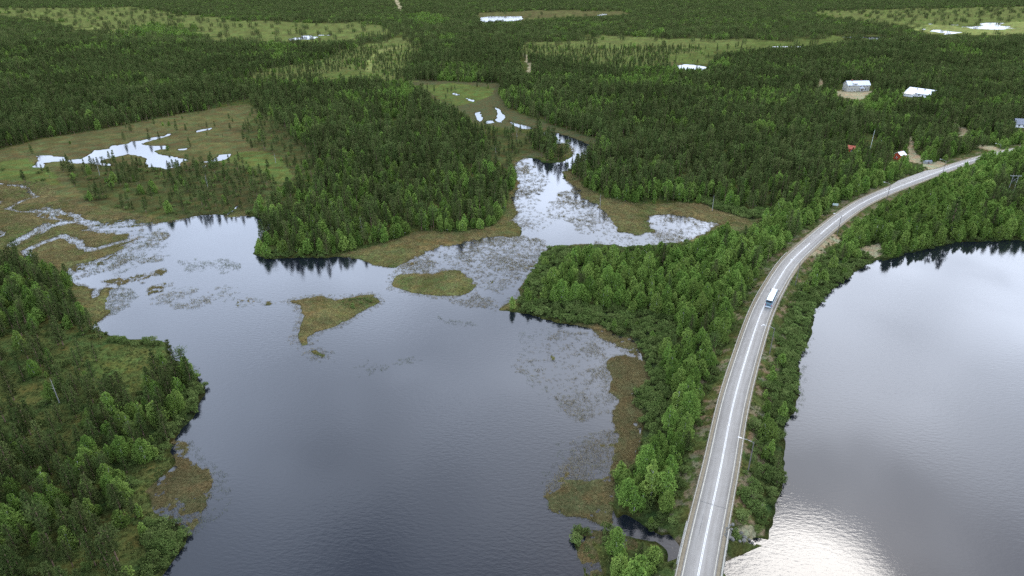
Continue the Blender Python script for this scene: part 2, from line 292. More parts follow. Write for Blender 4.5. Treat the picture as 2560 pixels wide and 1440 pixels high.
# land cover: (kind, outline)
COVER = [
    ('bog_brown', [(-60, 400), (0, 378), (100, 352), (200, 335), (300, 318), (450, 288), (620, 262), (650, 285), (600, 330), (640, 345), (735, 365), (770, 400), (740, 450), (660, 490), (625, 530), (560, 545), (420, 552), (330, 540), (200, 540), (-60, 500)]),
    ('bog_green', [(500, 420), (600, 385), (720, 375), (760, 405), (730, 450), (660, 485), (640, 520), (600, 500), (640, 460), (560, 440)]),
    ('bog_green', [(-60, 420), (60, 400), (120, 420), (160, 470), (60, 455), (-60, 450)]),
    ('sedge', [(-60, 470), (50, 455), (120, 462), (150, 500), (220, 520), (330, 540), (420, 553), (380, 600), (300, 650), (190, 705), (60, 660), (-60, 640)]),
    ('sedge', [(400, 553), (460, 540), (560, 530), (610, 525), (620, 541), (560, 545), (418, 560)]),
    ('sedge', [(170, 705), (235, 720), (300, 716), (295, 775), (225, 822), (195, 790), (175, 740)]),
    ('sedge', [(850, 640), (930, 622), (1000, 600), (1040, 582), (1150, 585), (1230, 570), (1262, 545), (1270, 500), (1290, 440), (1280, 400), (1300, 392), (1330, 400), (1310, 480), (1300, 560), (1304, 596), (1180, 605), (1040, 645), (990, 674), (930, 662), (880, 648)]),
    ('sedge', [(1406, 429), (1430, 432), (1460, 470), (1520, 500), (1600, 515), (1700, 512), (1800, 515), (1900, 535), (1915, 560), (1850, 585), (1760, 600), (1690, 612), (1590, 618), (1546, 580), (1500, 530), (1440, 495), (1420, 460)]),
    ('sedge', [(1376, 615), (1480, 610), (1700, 606), (1740, 600), (1700, 615), (1560, 620), (1400, 624), (1350, 650), (1335, 690), (1310, 730), (1290, 770), (1245, 778), (1250, 755), (1300, 720), (1330, 660)]),
    ('sedge', [(1427, 808), (1500, 812), (1580, 840), (1625, 890), (1640, 950), (1600, 995), (1615, 1040), (1620, 1100), (1600, 1160), (1540, 1190), (1560, 1020), (1500, 850)]),
    ('mud', [(998, 193), (1060, 202), (1160, 210), (1250, 212), (1245, 235), (1272, 275), (1330, 298), (1400, 322), (1490, 350), (1495, 372), (1460, 355), (1350, 322), (1290, 330), (1310, 350), (1330, 375), (1370, 395), (1300, 395), (1330, 345), (1270, 325), (1180, 310), (1170, 290), (1110, 262), (1080, 245), (1050, 220), (1010, 202)]),
    ('bog_green', [(1050, 215), (1130, 213), (1235, 225), (1230, 240), (1180, 260), (1140, 268), (1090, 248)]),
    ('bog_yellow', [(60, 28), (250, 36), (330, 52), (430, 72), (520, 76), (620, 72), (740, 72), (860, 70), (930, 85), (880, 95), (730, 98), (580, 100), (480, 88), (330, 92), (230, 82), (170, 66), (80, 45)]),
    ('bog_sparse', [(-60, 12), (60, 20), (350, 20), (600, 55), (900, 60), (1000, 80), (860, 105), (620, 105), (300, 88), (150, 62), (-60, 30)]),
    ('birch', [(300, 90), (330, 75), (370, 66), (430, 69), (480, 80), (530, 96), (480, 104), (380, 100)]),
    ('bog_sparse', [(600, 195), (690, 168), (800, 150), (880, 122), (980, 100), (1060, 115), (1020, 160), (1015, 195), (1060, 207), (900, 197), (790, 200), (680, 200)]),
    ('bog_green', [(765, 181), (900, 180), (930, 188), (915, 197), (800, 198)]),
    ('bog_yellow', [(925, 140), (950, 125), (1005, 118), (960, 130), (935, 145), (930, 180), (915, 180)]),
    ('bog_brown', [(1395, 132), (1480, 126), (1560, 124), (1660, 133), (1750, 150), (1690, 160), (1600, 168), (1490, 160), (1420, 150)]),
    ('bog_sparse', [(1260, 120), (1500, 95), (1900, 100), (1820, 130), (1700, 150), (1560, 172), (1420, 160), (1330, 140)]),
    ('bog_green', [(1665, 148), (1720, 142), (1780, 122), (1870, 106), (1960, 100), (2070, 96), (2130, 95), (2256, 86), (2280, 92), (2130, 104), (2010, 118), (1930, 124), (1860, 128), (1790, 138), (1775, 158), (1700, 157)]),
    ('bog_yellow', [(2240, 50), (2400, 38), (2660, 36), (2660, 82), (2440, 92), (2330, 90), (2290, 80)]),
    ('bog_sparse', [(2000, 30), (2250, 22), (2660, 15), (2660, 50), (2300, 70), (2150, 55)]),
    ('bog_brown', [(1190, 34), (1350, 30), (1560, 27), (1580, 38), (1420, 44), (1310, 53), (1200, 55)]),
    ('birch', [(1010, 40), (1060, 35), (1110, 50), (1130, 70), (1060, 72)]),
    ('birch', [(640, 105), (720, 110), (740, 150), (700, 160), (650, 130)]),
    ('birch', [(1770, 165), (1830, 160), (1840, 180), (1790, 185)]),
    # young birch wood between the bay and the road, and right of the road
    ('birch', [(1377, 618), (1480, 612), (1700, 610), (1860, 580), (1930, 548), (1990, 520), (2070, 486), (2110, 480), (2150, 440), (2240, 420), (2300, 405), (2360, 430), (2120, 560), (1990, 660), (1930, 740), (1880, 860), (1830, 1010), (1780, 1170), (1735, 1310), (1690, 1335), (1612, 1312), (1530, 1260), (1540, 1190), (1600, 1150), (1610, 1000), (1640, 950), (1600, 870), (1500, 812), (1427, 808), (1300, 780), (1310, 720), (1345, 650)]),
    ('birch', [(1530, 1345), (1600, 1350), (1672, 1405), (1690, 1440), (1700, 1520), (1500, 1520), (1520, 1400)]),
    ('birch', [(2060, 640), (2120, 590), (2200, 530), (2300, 470), (2420, 400), (2520, 360), (2700, 330), (2700, 610), (2560, 606), (2400, 610), (2280, 640), (2200, 650), (2110, 705), (2040, 780), (2000, 900), (1965, 1060), (1960, 1220), (1925, 1330), (1890, 1348), (1810, 1368), (1810, 1300), (1850, 1130), (1900, 930), (1960, 760), (2010, 680)]),
    ('pines_right', [(2480, 470), (2560, 440), (2640, 440), (2640, 560), (2540, 560), (2490, 520)]),
    ('willow', [(1480, 776), (1560, 782), (1660, 796), (1700, 830), (1680, 880), (1625, 905), (1600, 870), (1560, 835), (1500, 812), (1420, 806), (1330, 782), (1300, 778), (1320, 760)]),
    ('willow', [(1600, 890), (1660, 905), (1680, 960), (1670, 1050), (1660, 1140), (1600, 1150), (1612, 1100), (1600, 1040), (1580, 993), (1626, 950)]),
    ('willow', [(1345, 640), (1400, 622), (1440, 640), (1400, 690), (1350, 740), (1312, 760), (1308, 730), (1330, 690)]),
    ('willow', [(1700, 480), (1760, 500), (1860, 530), (1920, 530), (1960, 500), (1940, 545), (1880, 556), (1780, 525)]),
    ('willow', [(1940, 800), (2020, 740), (2100, 690), (2110, 705), (2060, 740), (2035, 790), (1998, 900), (1993, 980), (1960, 1060), (1935, 1060), (1960, 960), (1960, 880)]),
    ('willow', [(300, 1230), (330, 1190), (400, 1160), (430, 1170), (400, 1200), (380, 1240)]),
    ('willow', [(350, 1300), (400, 1290), (450, 1310), (472, 1340), (440, 1390), (390, 1440), (350, 1440), (370, 1370)]),
    ('willow', [(430, 1000), (490, 960), (512, 968), (512, 990), (497, 1010), (480, 1048), (440, 1090), (380, 1130), (350, 1140), (400, 1090), (460, 1040)]),
    ('birch_scrub', [(830, 755), (860, 748), (930, 740), (945, 752), (900, 775), (860, 775)]),
    ('clear', [(215, 880), (300, 862), (395, 870), (410, 930), (370, 985), (300, 990), (240, 945)]),
    ('clear', [(330, 1190), (420, 1150), (440, 1165), (400, 1200), (380, 1270), (420, 1300), (380, 1310), (330, 1250)]),
    ('sparse', [(160, 425), (300, 410), (420, 420), (560, 410), (650, 430), (700, 470), (640, 525), (560, 540), (440, 548), (330, 535), (220, 510), (180, 460)]),
    ('sparse', [(600, 330), (660, 285), (760, 360), (790, 420), (740, 450), (700, 400), (630, 370)]),
    ('sparse', [(1210, 350), (1290, 330), (1330, 355), (1330, 385), (1290, 395), (1270, 430), (1230, 420)]),
    ('meadow', [(2365, 402), (2440, 378), (2490, 372), (2500, 390), (2440, 396), (2390, 408)]),
    # bare sand and gravel
    ('sand', [(2085, 231), (2110, 230), (2176, 231), (2168, 243), (2150, 256), (2128, 250), (2092, 243)]),
    ('sand', [(2040, 200), (2052, 202), (2062, 224), (2046, 222)]),
    ('sand', [(2394, 318), (2412, 322), (2424, 328), (2408, 345), (2396, 348), (2402, 332)]),
    ('sand', [(2272, 344), (2287, 345), (2280, 372), (2292, 390), (2325, 402), (2300, 412), (2270, 408), (2268, 380)]),
    ('sand', [(2306, 410), (2350, 408), (2368, 412), (2345, 424), (2318, 428), (2300, 438), (2308, 420)]),
    ('sand', [(2432, 362), (2490, 370), (2520, 385), (2490, 384), (2440, 371)]),
    ('sand', [(2140, 632), (2165, 620), (2200, 612), (2206, 640), (2190, 646), (2170, 640)]),
    ('sand', [(2052, 602), (2085, 590), (2105, 604), (2088, 616), (2062, 624), (2035, 650), (2015, 652)]),
    ('sand', [(2048, 632), (2068, 630), (2062, 645), (2044, 652)]),
    ('sand', [(1838, 1345), (1860, 1330), (1890, 1322), (1892, 1346), (1866, 1360), (1850, 1362)]),
    ('sand', [(982, -12), (996, -12), (1006, 22), (1000, 28), (990, 10)]),
    ('sand', [(1302, 138), (1309, 140), (1322, 165), (1325, 182), (1315, 178), (1306, 155)]),
]
# things that stay in view in the photograph: no tree may stand so that its crown covers them
KEEP = [
    [(310, 775), (365, 775), (365, 838), (310, 838)],
    [(1330, 560), (1500, 500), (1640, 530), (1790, 550), (1770, 585), (1695, 603), (1590, 611), (1480, 611), (1385, 612)],
    [(1100, 600), (1300, 590), (1372, 606), (1330, 655), (1303, 725), (1180, 760), (1000, 700)],
    [(1300, 900), (1430, 830), (1550, 845), (1590, 880), (1608, 950), (1566, 995), (1580, 1040), (1582, 1145), (1522, 1175), (1508, 1250), (1380, 1270)],
    [(1555, 1296), (1650, 1338), (1705, 1345), (1695, 1405), (1674, 1400), (1650, 1352), (1560, 1330)],
    [(1440, 1322), (1520, 1336), (1510, 1440), (1460, 1440)],
    [(1690, 1440), (1720, 1330), (1790, 1110), (1850, 920), (1915, 760), (1975, 650), (2060, 570), (2160, 500), (2300, 436), (2345, 422), (2360, 432), (2230, 490), (2120, 560), (2035, 650), (1980, 750), (1935, 890), (1870, 1110), (1810, 1360), (1800, 1440)],
    [(2100, 197), (2183, 197), (2182, 214), (2176, 230), (2165, 246), (2125, 246), (2090, 240)],
    [(2248, 238), (2290, 214), (2332, 226), (2318, 241), (2300, 243), (2262, 246)],
    [(2534, 292), (2660, 285), (2660, 324), (2545, 324)],
    [(2122, 356), (2134, 360), (2134, 374), (2122, 374)],
    [(2236, 366), (2258, 366), (2258, 396), (2238, 392)],
    [(2172, 336), (2190, 322), (2190, 345), (2176, 372)],
    [(2380, 404), (2440, 392), (2445, 402), (2400, 414)],
    [(2432, 362), (2488, 371), (2482, 379), (2440, 371)],
    [(2482, 353), (2502, 358), (2500, 366), (2482, 362)],
    [(2345, 393), (2364, 398), (2364, 408), (2345, 403)],
    [(2524, 432), (2556, 434), (2552, 460), (2528, 462)],
    [(2080, 500), (2098, 500), (2098, 512), (2080, 512)],
    [(1301, 137), (1310, 138), (1323, 160), (1326, 182), (1314, 180), (1304, 158)],
    [(983, -5), (995, -5), (1004, 24), (998, 26)],
    [(1686, 158), (1764, 158), (1768, 170), (1697, 168)],
    [(1198, 41), (1306, 38), (1306, 49), (1200, 50)],
    [(2345, 74), (2412, 80), (2400, 86), (2360, 85)], [(2384, 60), (2540, 58), (2540, 75), (2384, 70)],
    [(2394, 318), (2424, 324), (2408, 342), (2398, 342)],
    [(2274, 346), (2286, 346), (2286, 384), (2320, 402), (2290, 410), (2270, 400)],
    [(2175, 626), (2205, 614), (2206, 644), (2186, 646)],
    [(2052, 600), (2085, 590), (2100, 602), (2062, 622)],
]
ROAD_PX = [(1700, 1640), (1728, 1530), (1745.5, 1438), (1761, 1358), (1785, 1246), (1802, 1168), (1832, 1014), (1866, 892), (1902, 784), (1936, 716.5), (1976, 655), (2024, 608.5), (2052, 584),
           (2099.5, 545), (2156, 507), (2222, 476.5), (2286, 452), (2342, 431), (2400, 411), (2450, 396), (2520, 379), (2620, 360), (2760, 338)]

# ------------------------------------------------------------------ polygons
def pip(u, v, poly):
    P = np.asarray(poly, float)
    r = np.zeros(u.shape, bool)
    m = (u >= P[:, 0].min()) & (u <= P[:, 0].max()) & (v >= P[:, 1].min()) & (v <= P[:, 1].max())
    if not m.any():
        return r
    uu, vv = u[m], v[m]
    ins = np.zeros(uu.shape, bool)
    n = len(P); j = n - 1
    for i in range(n):
        xi, yi = P[i]; xj, yj = P[j]
        if yi != yj:
            c = ((yi > vv) != (yj > vv)) & (uu < (xj - xi) * (vv - yi) / (yj - yi) + xi)
            ins ^= c
        j = i
    r[m] = ins
    return r

def seg_dist2(x, y, ax, ay, bx, by):
    dx, dy = bx - ax, by - ay
    l2 = dx * dx + dy * dy + 1e-9
    t = np.clip(((x - ax) * dx + (y - ay) * dy) / l2, 0, 1)
    ex = x - ax - t * dx; ey = y - ay - t * dy
    return ex * ex + ey * ey, t

def poly_sd(x, y, W, cap=25.0):
    """signed distance to a world polygon, negative inside, clipped at cap"""
    out = np.full(x.shape, cap)
    m = (x >= W[:, 0].min() - cap) & (x <= W[:, 0].max() + cap) & (y >= W[:, 1].min() - cap) & (y <= W[:, 1].max() + cap)
    idx = np.nonzero(m)[0]
    if len(idx) == 0:
        return out
    xx, yy = x[idx], y[idx]
    d2 = np.full(xx.shape, cap * cap)
    n = len(W)
    for i in range(n):
        ax, ay = W[i]; bx, by = W[(i + 1) % n]
        mm = (xx >= min(ax, bx) - cap) & (xx <= max(ax, bx) + cap) & (yy >= min(ay, by) - cap) & (yy <= max(ay, by) + cap)
        k = np.nonzero(mm)[0]
        if len(k):
            d, _ = seg_dist2(xx[k], yy[k], ax, ay, bx, by)
            d2[k] = np.minimum(d2[k], d)
    d = np.sqrt(d2)
    ins = pip(xx, yy, W)
    out[idx] = np.where(ins, -d, d)
    return out

def world_poly(pts, z=0.0):
    P = np.asarray(pts, float)
    x, y = unproj(P[:, 0], P[:, 1], z)
    return np.stack([x, y], 1)

WATER_W = [world_poly(p) for p in WATER]
ISLE_W = [world_poly(p) for p in SEDGE_ISLES]
CREEK_W = []
for pts, hw in CREEKS:
    w = world_poly(pts)
    dep = np.array([math.hypot(a, b) for a, b in w])
    CREEK_W.append((w, hw * np.sqrt(dep ** 2 + CAMH ** 2) / F * 1.35))

# ------------------------------------------------------------------ road line
def road_z(py):
    return float(np.interp(py, [300, 450, 620, 900, 1250, 1700], [1.6, 1.7, 2.2, 2.9, 3.6, 3.6]))

def catmull(P, step):
    P = [np.array(p, float) for p in P]
    pts = []
    for i in range(1, len(P) - 2):
        p0, p1, p2, p3 = P[i - 1:i + 3]
        n = max(2, int(np.linalg.norm(p2 - p1) / step))
        for k in range(n):
            t = k / n
            pts.append(0.5 * ((2 * p1) + (-p0 + p2) * t + (2 * p0 - 5 * p1 + 4 * p2 - p3) * t * t + (-p0 + 3 * p1 - 3 * p2 + p3) * t ** 3))
    pts.append(P[-2])
    return np.array(pts)

_ctl = []
for a, b in ROAD_PX:
    z = road_z(b)
    x, y = unproj(a, b, z)
    _ctl.append((float(x), float(y), z))
ROAD = catmull(_ctl, 2.0)
# light smoothing of the digitised line
for _ in range(10):
    ROAD[1:-1] = 0.25 * ROAD[:-2] + 0.5 * ROAD[1:-1] + 0.25 * ROAD[2:]
_d = np.linalg.norm(np.diff(ROAD[:, :2], axis=0), axis=1)
ROAD_S = np.concatenate([[0], np.cumsum(_d)])
_t = np.gradient(ROAD[:, :2], axis=0)
_t /= np.linalg.norm(_t, axis=1)[:, None]
ROAD_T = _t
ROAD_N = np.stack([_t[:, 1], -_t[:, 0]], 1)     # to the right of travel

def road_at(s, off=0.0):
    x = np.interp(s, ROAD_S, ROAD[:, 0]); y = np.interp(s, ROAD_S, ROAD[:, 1]); z = np.interp(s, ROAD_S, ROAD[:, 2])
    nx = np.interp(s, ROAD_S, ROAD_N[:, 0]); ny = np.interp(s, ROAD_S, ROAD_N[:, 1])
    return np.stack([x + nx * off, y + ny * off, z + 0 * x], -1)

def road_s_of_py(py):
    u, v = proj(ROAD[:, 0], ROAD[:, 1], ROAD[:, 2])
    return float(ROAD_S[np.argmin(np.abs(v - py))])

def road_dist(x, y, cap=30.0):
    """signed lateral distance (right +), station, road height"""
    best = np.full(x.shape, cap * cap); lat = np.full(x.shape, cap); st = np.zeros(x.shape); hz = np.zeros(x.shape)
    step = 3
    R = ROAD[::step]; S = ROAD_S[::step]
    for i in range(len(R) - 1):
        ax, ay, az = R[i]; bx, by, bz = R[i + 1]
        m = (x >= min(ax, bx) - cap) & (x <= max(ax, bx) + cap) & (y >= min(ay, by) - cap) & (y <= max(ay, by) + cap)
        k = np.nonzero(m)[0]
        if not len(k): continue
        d2, t = seg_dist2(x[k], y[k], ax, ay, bx, by)
        b = d2 < best[k]
        kk = k[b]
        best[kk] = d2[b]
        side = (bx - ax) * (y[kk] - ay) - (by - ay) * (x[kk] - ax)
        lat[kk] = np.sqrt(d2[b]) * np.where(side > 0, -1, 1)
        st[kk] = S[i] + t[b] * (S[i + 1] - S[i])
        hz[kk] = az + t[b] * (bz - az)
    return lat, st, hz

BR0, BR1 = road_s_of_py(1424), road_s_of_py(1322)      # bridge span

# ------------------------------------------------------------------ what lies where
COLS = dict(forest=(0.036, 0.042, 0.014), bog_brown=(0.054, 0.050, 0.022), bog_green=(0.050, 0.060, 0.019), bog_yellow=(0.105, 0.112, 0.040),
            sedge=(0.078, 0.068, 0.029), mud=(0.046, 0.044, 0.022), sand=(0.18, 0.15, 0.10), meadow=(0.05, 0.054, 0.02), bog_sparse=(0.062, 0.070, 0.024),
            birch=(0.028, 0.036, 0.013), willow=(0.022, 0.028, 0.012))

def cover(x, y, fine=True):
    R = {}
    x = np.asarray(x, float); y = np.asarray(y, float)
    dist = np.sqrt(x * x + y * y + CAMH ** 2)
    amp = np.clip(dist * 0.0032, 0.5, 4.0)
    wl = np.clip(dist * 0.02, 4.0, 40.0)
    # wander the drawn outlines a little so that no edge is ruler straight
    wx = x + amp * ((fbm(x, y, 9.0, 5) - 0.5) * 1.6 + (vnoise(x, y, 2.2, 9) - 0.5) * 0.9)
    wy = y + amp * 2.0 * ((fbm(x, y, 9.0, 6) - 0.5) * 1.6 + (vnoise(x, y, 2.2, 10) - 0.5) * 0.9)
    ff = sstep(650, 1400, dist)
    wx = wx + ff * (fbm(x, y, 50, 11, 2) - 0.5) * 45; wy = wy + ff * (fbm(x, y, 70, 12, 2) - 0.5) * 190
    u, v = proj(x, y); uw, vw = proj(wx, wy)
    R['u'], R['v'] = u, v
    s = np.full(x.shape, 25.0)
    for W in WATER_W:
        s = np.minimum(s, poly_sd(wx, wy, W))
    for W, hw in CREEK_W:
        for i in range(len(W) - 1):
            ax, ay = W[i]; bx, by = W[i + 1]; c = 22
            k = np.nonzero((wx >= min(ax, bx) - c) & (wx <= max(ax, bx) + c) & (wy >= min(ay, by) - c) & (wy <= max(ay, by) + c))[0]
            if len(k):
                d2, t = seg_dist2(wx[k], wy[k], ax, ay, bx, by)
                s[k] = np.minimum(s[k], np.sqrt(d2) - (hw[i] + t * (hw[i + 1] - hw[i])))
    isle = np.zeros(x.shape, bool); isd = np.full(x.shape, -25.0)
    for W in ISLE_W:
        d = -poly_sd(wx, wy, W)
        s = np.maximum(s, np.minimum(d, 6))
        isle |= d > 0; isd = np.maximum(isd, d)
    z = np.where(s > 0, 0.06 + np.minimum(0.9, 0.11 * s), np.maximum(-2.5, 0.03 + 0.22 * s))
    z = z + np.where(s > 3, 0.35 * (fbm(x, y, 14, 31) - 0.4) * np.clip((s - 3) / 8, 0, 1), 0)
    hills = 9.0 * sstep(0.45, 0.8, fbm(x, y, 420, 77, 2)) * sstep(700, 1300, dist) * sstep(8, 25, s)
    z = z + hills * 0.5
    # classes
    cls = np.full(x.shape, 0)
    names = ['forest', 'bog_brown', 'bog_green', 'bog_yellow', 'sedge', 'mud', 'sand', 'meadow', 'bog_sparse', 'birch', 'willow', 'clear', 'sparse', 'pines_right', 'birch_scrub']
    for kind, poly in COVER:
        cls[pip(uw, vw, poly)] = names.index(kind)
    cls[isle & (cls != 14)] = 4
    R['names'] = names
    colr = np.empty(x.shape + (3,))
    colr[:] = COLS['forest']
    for i, nme in enumerate(names):
        if nme in COLS:
            colr[cls == i] = COLS[nme]
    colr[cls == 11] = (0.044, 0.050, 0.016)
    colr[cls == 12] = (0.036, 0.037, 0.015)
    colr[cls == 13] = (0.024, 0.028, 0.012)
    colr[cls == 14] = (0.045, 0.047, 0.018)
    nb = fbm(x, y, 30, 21)[:, None]; nc = fbm(x, y, 6.0, 22)[:, None]
    bog = np.isin(cls, [1, 2, 3, 8, 11, 12])[:, None]
    # bogs: brown hummocks and green flarks in bands
    band = vnoise(x * 0.35 + 2.5 * nb[:, 0] * 10, y, 7.0, 25)[:, None]
    colr = np.where(bog, colr * (0.68 + 0.7 * nc) * (1 + (band - 0.5) * np.array([0.15, 0.35, 0.1])), colr)
    colr = np.where((cls == 0)[:, None], colr * (0.6 + 0.8 * nb) * (1 + (nc - 0.5) * np.array([0.9, 0.3, 0.3])), colr)
    gm = sstep(0.46, 0.66, fbm(x, y, 11, 27))[:, None]
    colr = np.where((cls == 4)[:, None], (colr * (1 - gm) + np.array((0.056, 0.056, 0.021)) * gm) * (0.55 + 0.9 * nc) * (1 + (nb - 0.5) * np.array([-0.4, 0.2, -0.2])), colr)
    # marsh shelves: sedge mats break the surface in ragged patches
    tan = np.zeros(x.shape); grn = np.zeros(x.shape)
    nf = fbm(x, y, 3.2, 41, 3); nf2 = vnoise(x, y, 0.9, 44); nl = fbm(x, y, 16, 47, 2)
    mix = 0.5 * nf + 0.22 * nf2 + 0.28 * nl
    ms = np.zeros(x.shape, bool)
    # ragged outlines
    uq = uw + (fbm(x, y, 5.0, 51) - 0.5) * 34; vq = vw + (fbm(x, y, 5.0, 52) - 0.5) * 16
    rn = 0.3 + 1.8 * sstep(0.4, 0.7, fbm(x, y, 4.0, 63))
    for poly, share, dens, gs in MARSH:
        m = pip(uq, vq, poly)
        thin = share < 0.4
        if thin: share, dens = share * 0.3 - 0.1, dens * 2.6
        thr = 0.5 + (0.5 - share) * 0.42
        zz = (mix - thr) * 0.9
        z = np.where(m & (z < 0.5), np.clip(zz, -0.5, 0.12), z)
        k = m & (z < 0.5)
        nn = (1.5 * sstep(0.38, 0.66, 0.55 * nl + 0.45 * nf) - 0.45) if thin else sstep(thr - 0.12, thr + 0.04, mix)
        tan = np.where(k, dens * (1 - gs) * (0.65 + nn), tan); grn = np.where(k, dens * gs * (0.65 + nn), grn)
        ms |= k
    colr[ms] = np.array((0.054, 0.046, 0.023)) * (0.6 + 0.8 * nc[ms])
    sed = (cls == 4) & ~ms & (s > 0.3)
    tan[sed] = (1.1 - 0.6 * gm[:, 0])[sed]; grn[sed] = (0.2 + 0.45 * gm[:, 0])[sed]
    # loose sedge standing in the water off every sedge edge
    fr = np.maximum(np.where(cls == 4, s, -25), isd)
    fringe = (s < 0.3) & (fr > -3.5) & (fr < 0.3) & ~ms
    tan = np.where(fringe, 1.1 * (1 + fr / 3.5) * (0.3 + 1.4 * nf), tan); grn = np.where(fringe, 0.5 * (1 + fr / 3.5), grn)
    isl = isle & ~ms
    tan[isl] = (1.6 - 0.7 * gm[:, 0])[isl]; grn[isl] = (0.2 + 0.5 * gm[:, 0])[isl]
    for poly, dens in REEDS:
        m = pip(uq, vq, poly) & (s < 0) & ~ms
        grn = np.where(m, np.maximum(grn, 2.4 * dens * rn), grn)
    # embankment of the road
    lat, st, hz = road_dist(x, y)
    al = np.abs(lat)
    edge = 4.75
    lo = np.clip(al - edge, 0, 14)
    b0, b1 = BR0 - 0.55 * lo, BR1 + 0.55 * lo          # the banks fan out from the abutments
    onbr = (st > b0) & (st < b1)
    emb = hz - 0.16 - np.maximum(0, al - edge) * np.where(al < 9, 0.38, 0.42)
    wall = np.clip(np.minimum(st - b0, b1 - st), 0, None)
    emb = np.where(onbr, emb - wall * np.where(al < edge, 1.3, 0.8), emb)
    emb = np.where((al > edge + 0.6) & ~onbr, np.minimum(emb, 0.05 + np.clip(s, -4, 9) * 0.75 + 0.15 * (vnoise(x, y, 1.3, 75) - 0.5)), emb)
    isr = (al < 29) & (emb > z)
    verge = isr & (al >= edge)
    z = np.where(isr, emb + np.where(al > edge + 0.4, 0.22 * (vnoise(x, y, 1.6, 71) - 0.5), 0), z)
    vn = fbm(x, y, 2.6, 73)[:, None]
    vt = np.where(vn > 0.56, np.array((0.092, 0.076, 0.049)), np.array((0.042, 0.050, 0.017))) * (0.7 + 0.6 * nc)
    near_edge = (al < 29) & (al >= edge) & (al < edge + 5.0 + 3 * nb[:, 0]) & (s > 0.5)
    colr = np.where(((verge | near_edge) & (cls != 6))[:, None], vt, colr)
    colr = np.where((isr & (al < edge))[:, None], np.array((0.12, 0.10, 0.07)) * (0.8 + 0.4 * nc), colr)
    colr = np.where(((cls == 6))[:, None], colr * (0.75 + 0.5 * nc), colr)
    # wet dark rim at the shore line
    colr = np.where(((s < 1.0) & (z < 0.14) & ~ms & ~isle & (cls != 6))[:, None], colr * 0.55, colr)
    R.update(z=z, s=s, cls=cls, col=colr, tan=tan, grn=grn, ms=ms, isle=isle, lat=lat, st=st, dist=dist, verge=verge | near_edge, onroad=isr & (al < edge), onbr=onbr & (al < edge + 1.0))
    return R

# ------------------------------------------------------------------ helpers for objects and materials
def link(o, parent=None):
    COL.objects.link(o)
    if parent is not None:
        o.parent = parent
    return o

def tag(o, label=None, category=None, group=None, kind=None):
    if label: o["label"] = label
    if category: o["category"] = category
    if group: o["group"] = group
    if kind: o["kind"] = kind
    return o

def empty(name, loc, rz=0.0):
    o = bpy.data.objects.new(name, None)
    o.empty_display_size = 0.5
    link(o)
    o.location = loc; o.rotation_euler = (0, 0, rz)
    return o

def from_bm(name, bm, mat, parent=None, smooth=False):
    me = bpy.data.meshes.new(name)
    bm.normal_update(); bm.to_mesh(me); bm.free()
    for m in (mat if isinstance(mat, (list, tuple)) else [mat]):
        me.materials.append(m)
    if smooth:
        me.polygons.foreach_set('use_smooth', [True] * len(me.polygons))
    return link(bpy.data.objects.new(name, me), parent)

def from_arrays(name, V, Fc, mat, parent=None, attrs=None, do_link=True, smooth=False, midx=None):
    me = bpy.data.meshes.new(name)
    V = np.asarray(V, np.float32); Fc = np.asarray(Fc, np.int32)
    k = Fc.shape[1]
    me.vertices.add(len(V)); me.vertices.foreach_set('co', V.ravel())
    me.loops.add(Fc.size); me.loops.foreach_set('vertex_index', Fc.ravel())
    me.polygons.add(len(Fc))
    me.polygons.foreach_set('loop_start', np.arange(0, Fc.size, k, dtype=np.int32))
    me.polygons.foreach_set('loop_total', np.full(len(Fc), k, np.int32))
    for m in (mat if isinstance(mat, (list, tuple)) else [mat]):
        me.materials.append(m)
    if midx is not None:
        me.polygons.foreach_set('material_index', np.asarray(midx, np.int32))
    if smooth:
        me.polygons.foreach_set('use_smooth', np.ones(len(Fc), bool))
    for nme, dom, typ, data in (attrs or []):
        a = me.attributes.new(nme, typ, dom)
        if typ == 'FLOAT': a.data.foreach_set('value', np.asarray(data, np.float32).ravel())
        elif typ == 'INT': a.data.foreach_set('value', np.asarray(data, np.int32).ravel())
        else: a.data.foreach_set('color', np.asarray(data, np.float32).ravel())
    me.update(); me.validate()
    o = bpy.data.objects.new(name, me)
    if do_link: link(o, parent)
    return o

def box(bm, x0, x1, y0, y1, z0, z1):
    vs = [bm.verts.new(p) for p in ((x0, y0, z0), (x1, y0, z0), (x1, y1, z0), (x0, y1, z0), (x0, y0, z1), (x1, y0, z1), (x1, y1, z1), (x0, y1, z1))]
    for f in ((3, 2, 1, 0), (4, 5, 6, 7), (0, 1, 5, 4), (1, 2, 6, 5), (2, 3, 7, 6), (3, 0, 4, 7)):
        bm.faces.new([vs[i] for i in f])
    return vs

def tube(bm, p0, p1, r0, r1, n=8, caps=True):
    p0, p1 = Vector(p0), Vector(p1)
    q = (p1 - p0).to_track_quat('Z', 'Y')
    A, B = [], []
    for i in range(n):
        a = 2 * math.pi * i / n
        c = Vector((math.cos(a), math.sin(a), 0))
        A.append(bm.verts.new(p0 + q @ (c * r0))); B.append(bm.verts.new(p1 + q @ (c * r1)))
    for i in range(n):
        j = (i + 1) % n
        bm.faces.new((A[i], A[j], B[j], B[i]))
    if caps:
        bm.faces.new(list(reversed(A))); bm.faces.new(B)

def mat_new(name):
    m = bpy.data.materials.new(name); m.use_nodes = True
    nt = m.node_tree; nt.nodes.clear()
    out = nt.nodes.new('ShaderNodeOutputMaterial')
    return m, nt, out

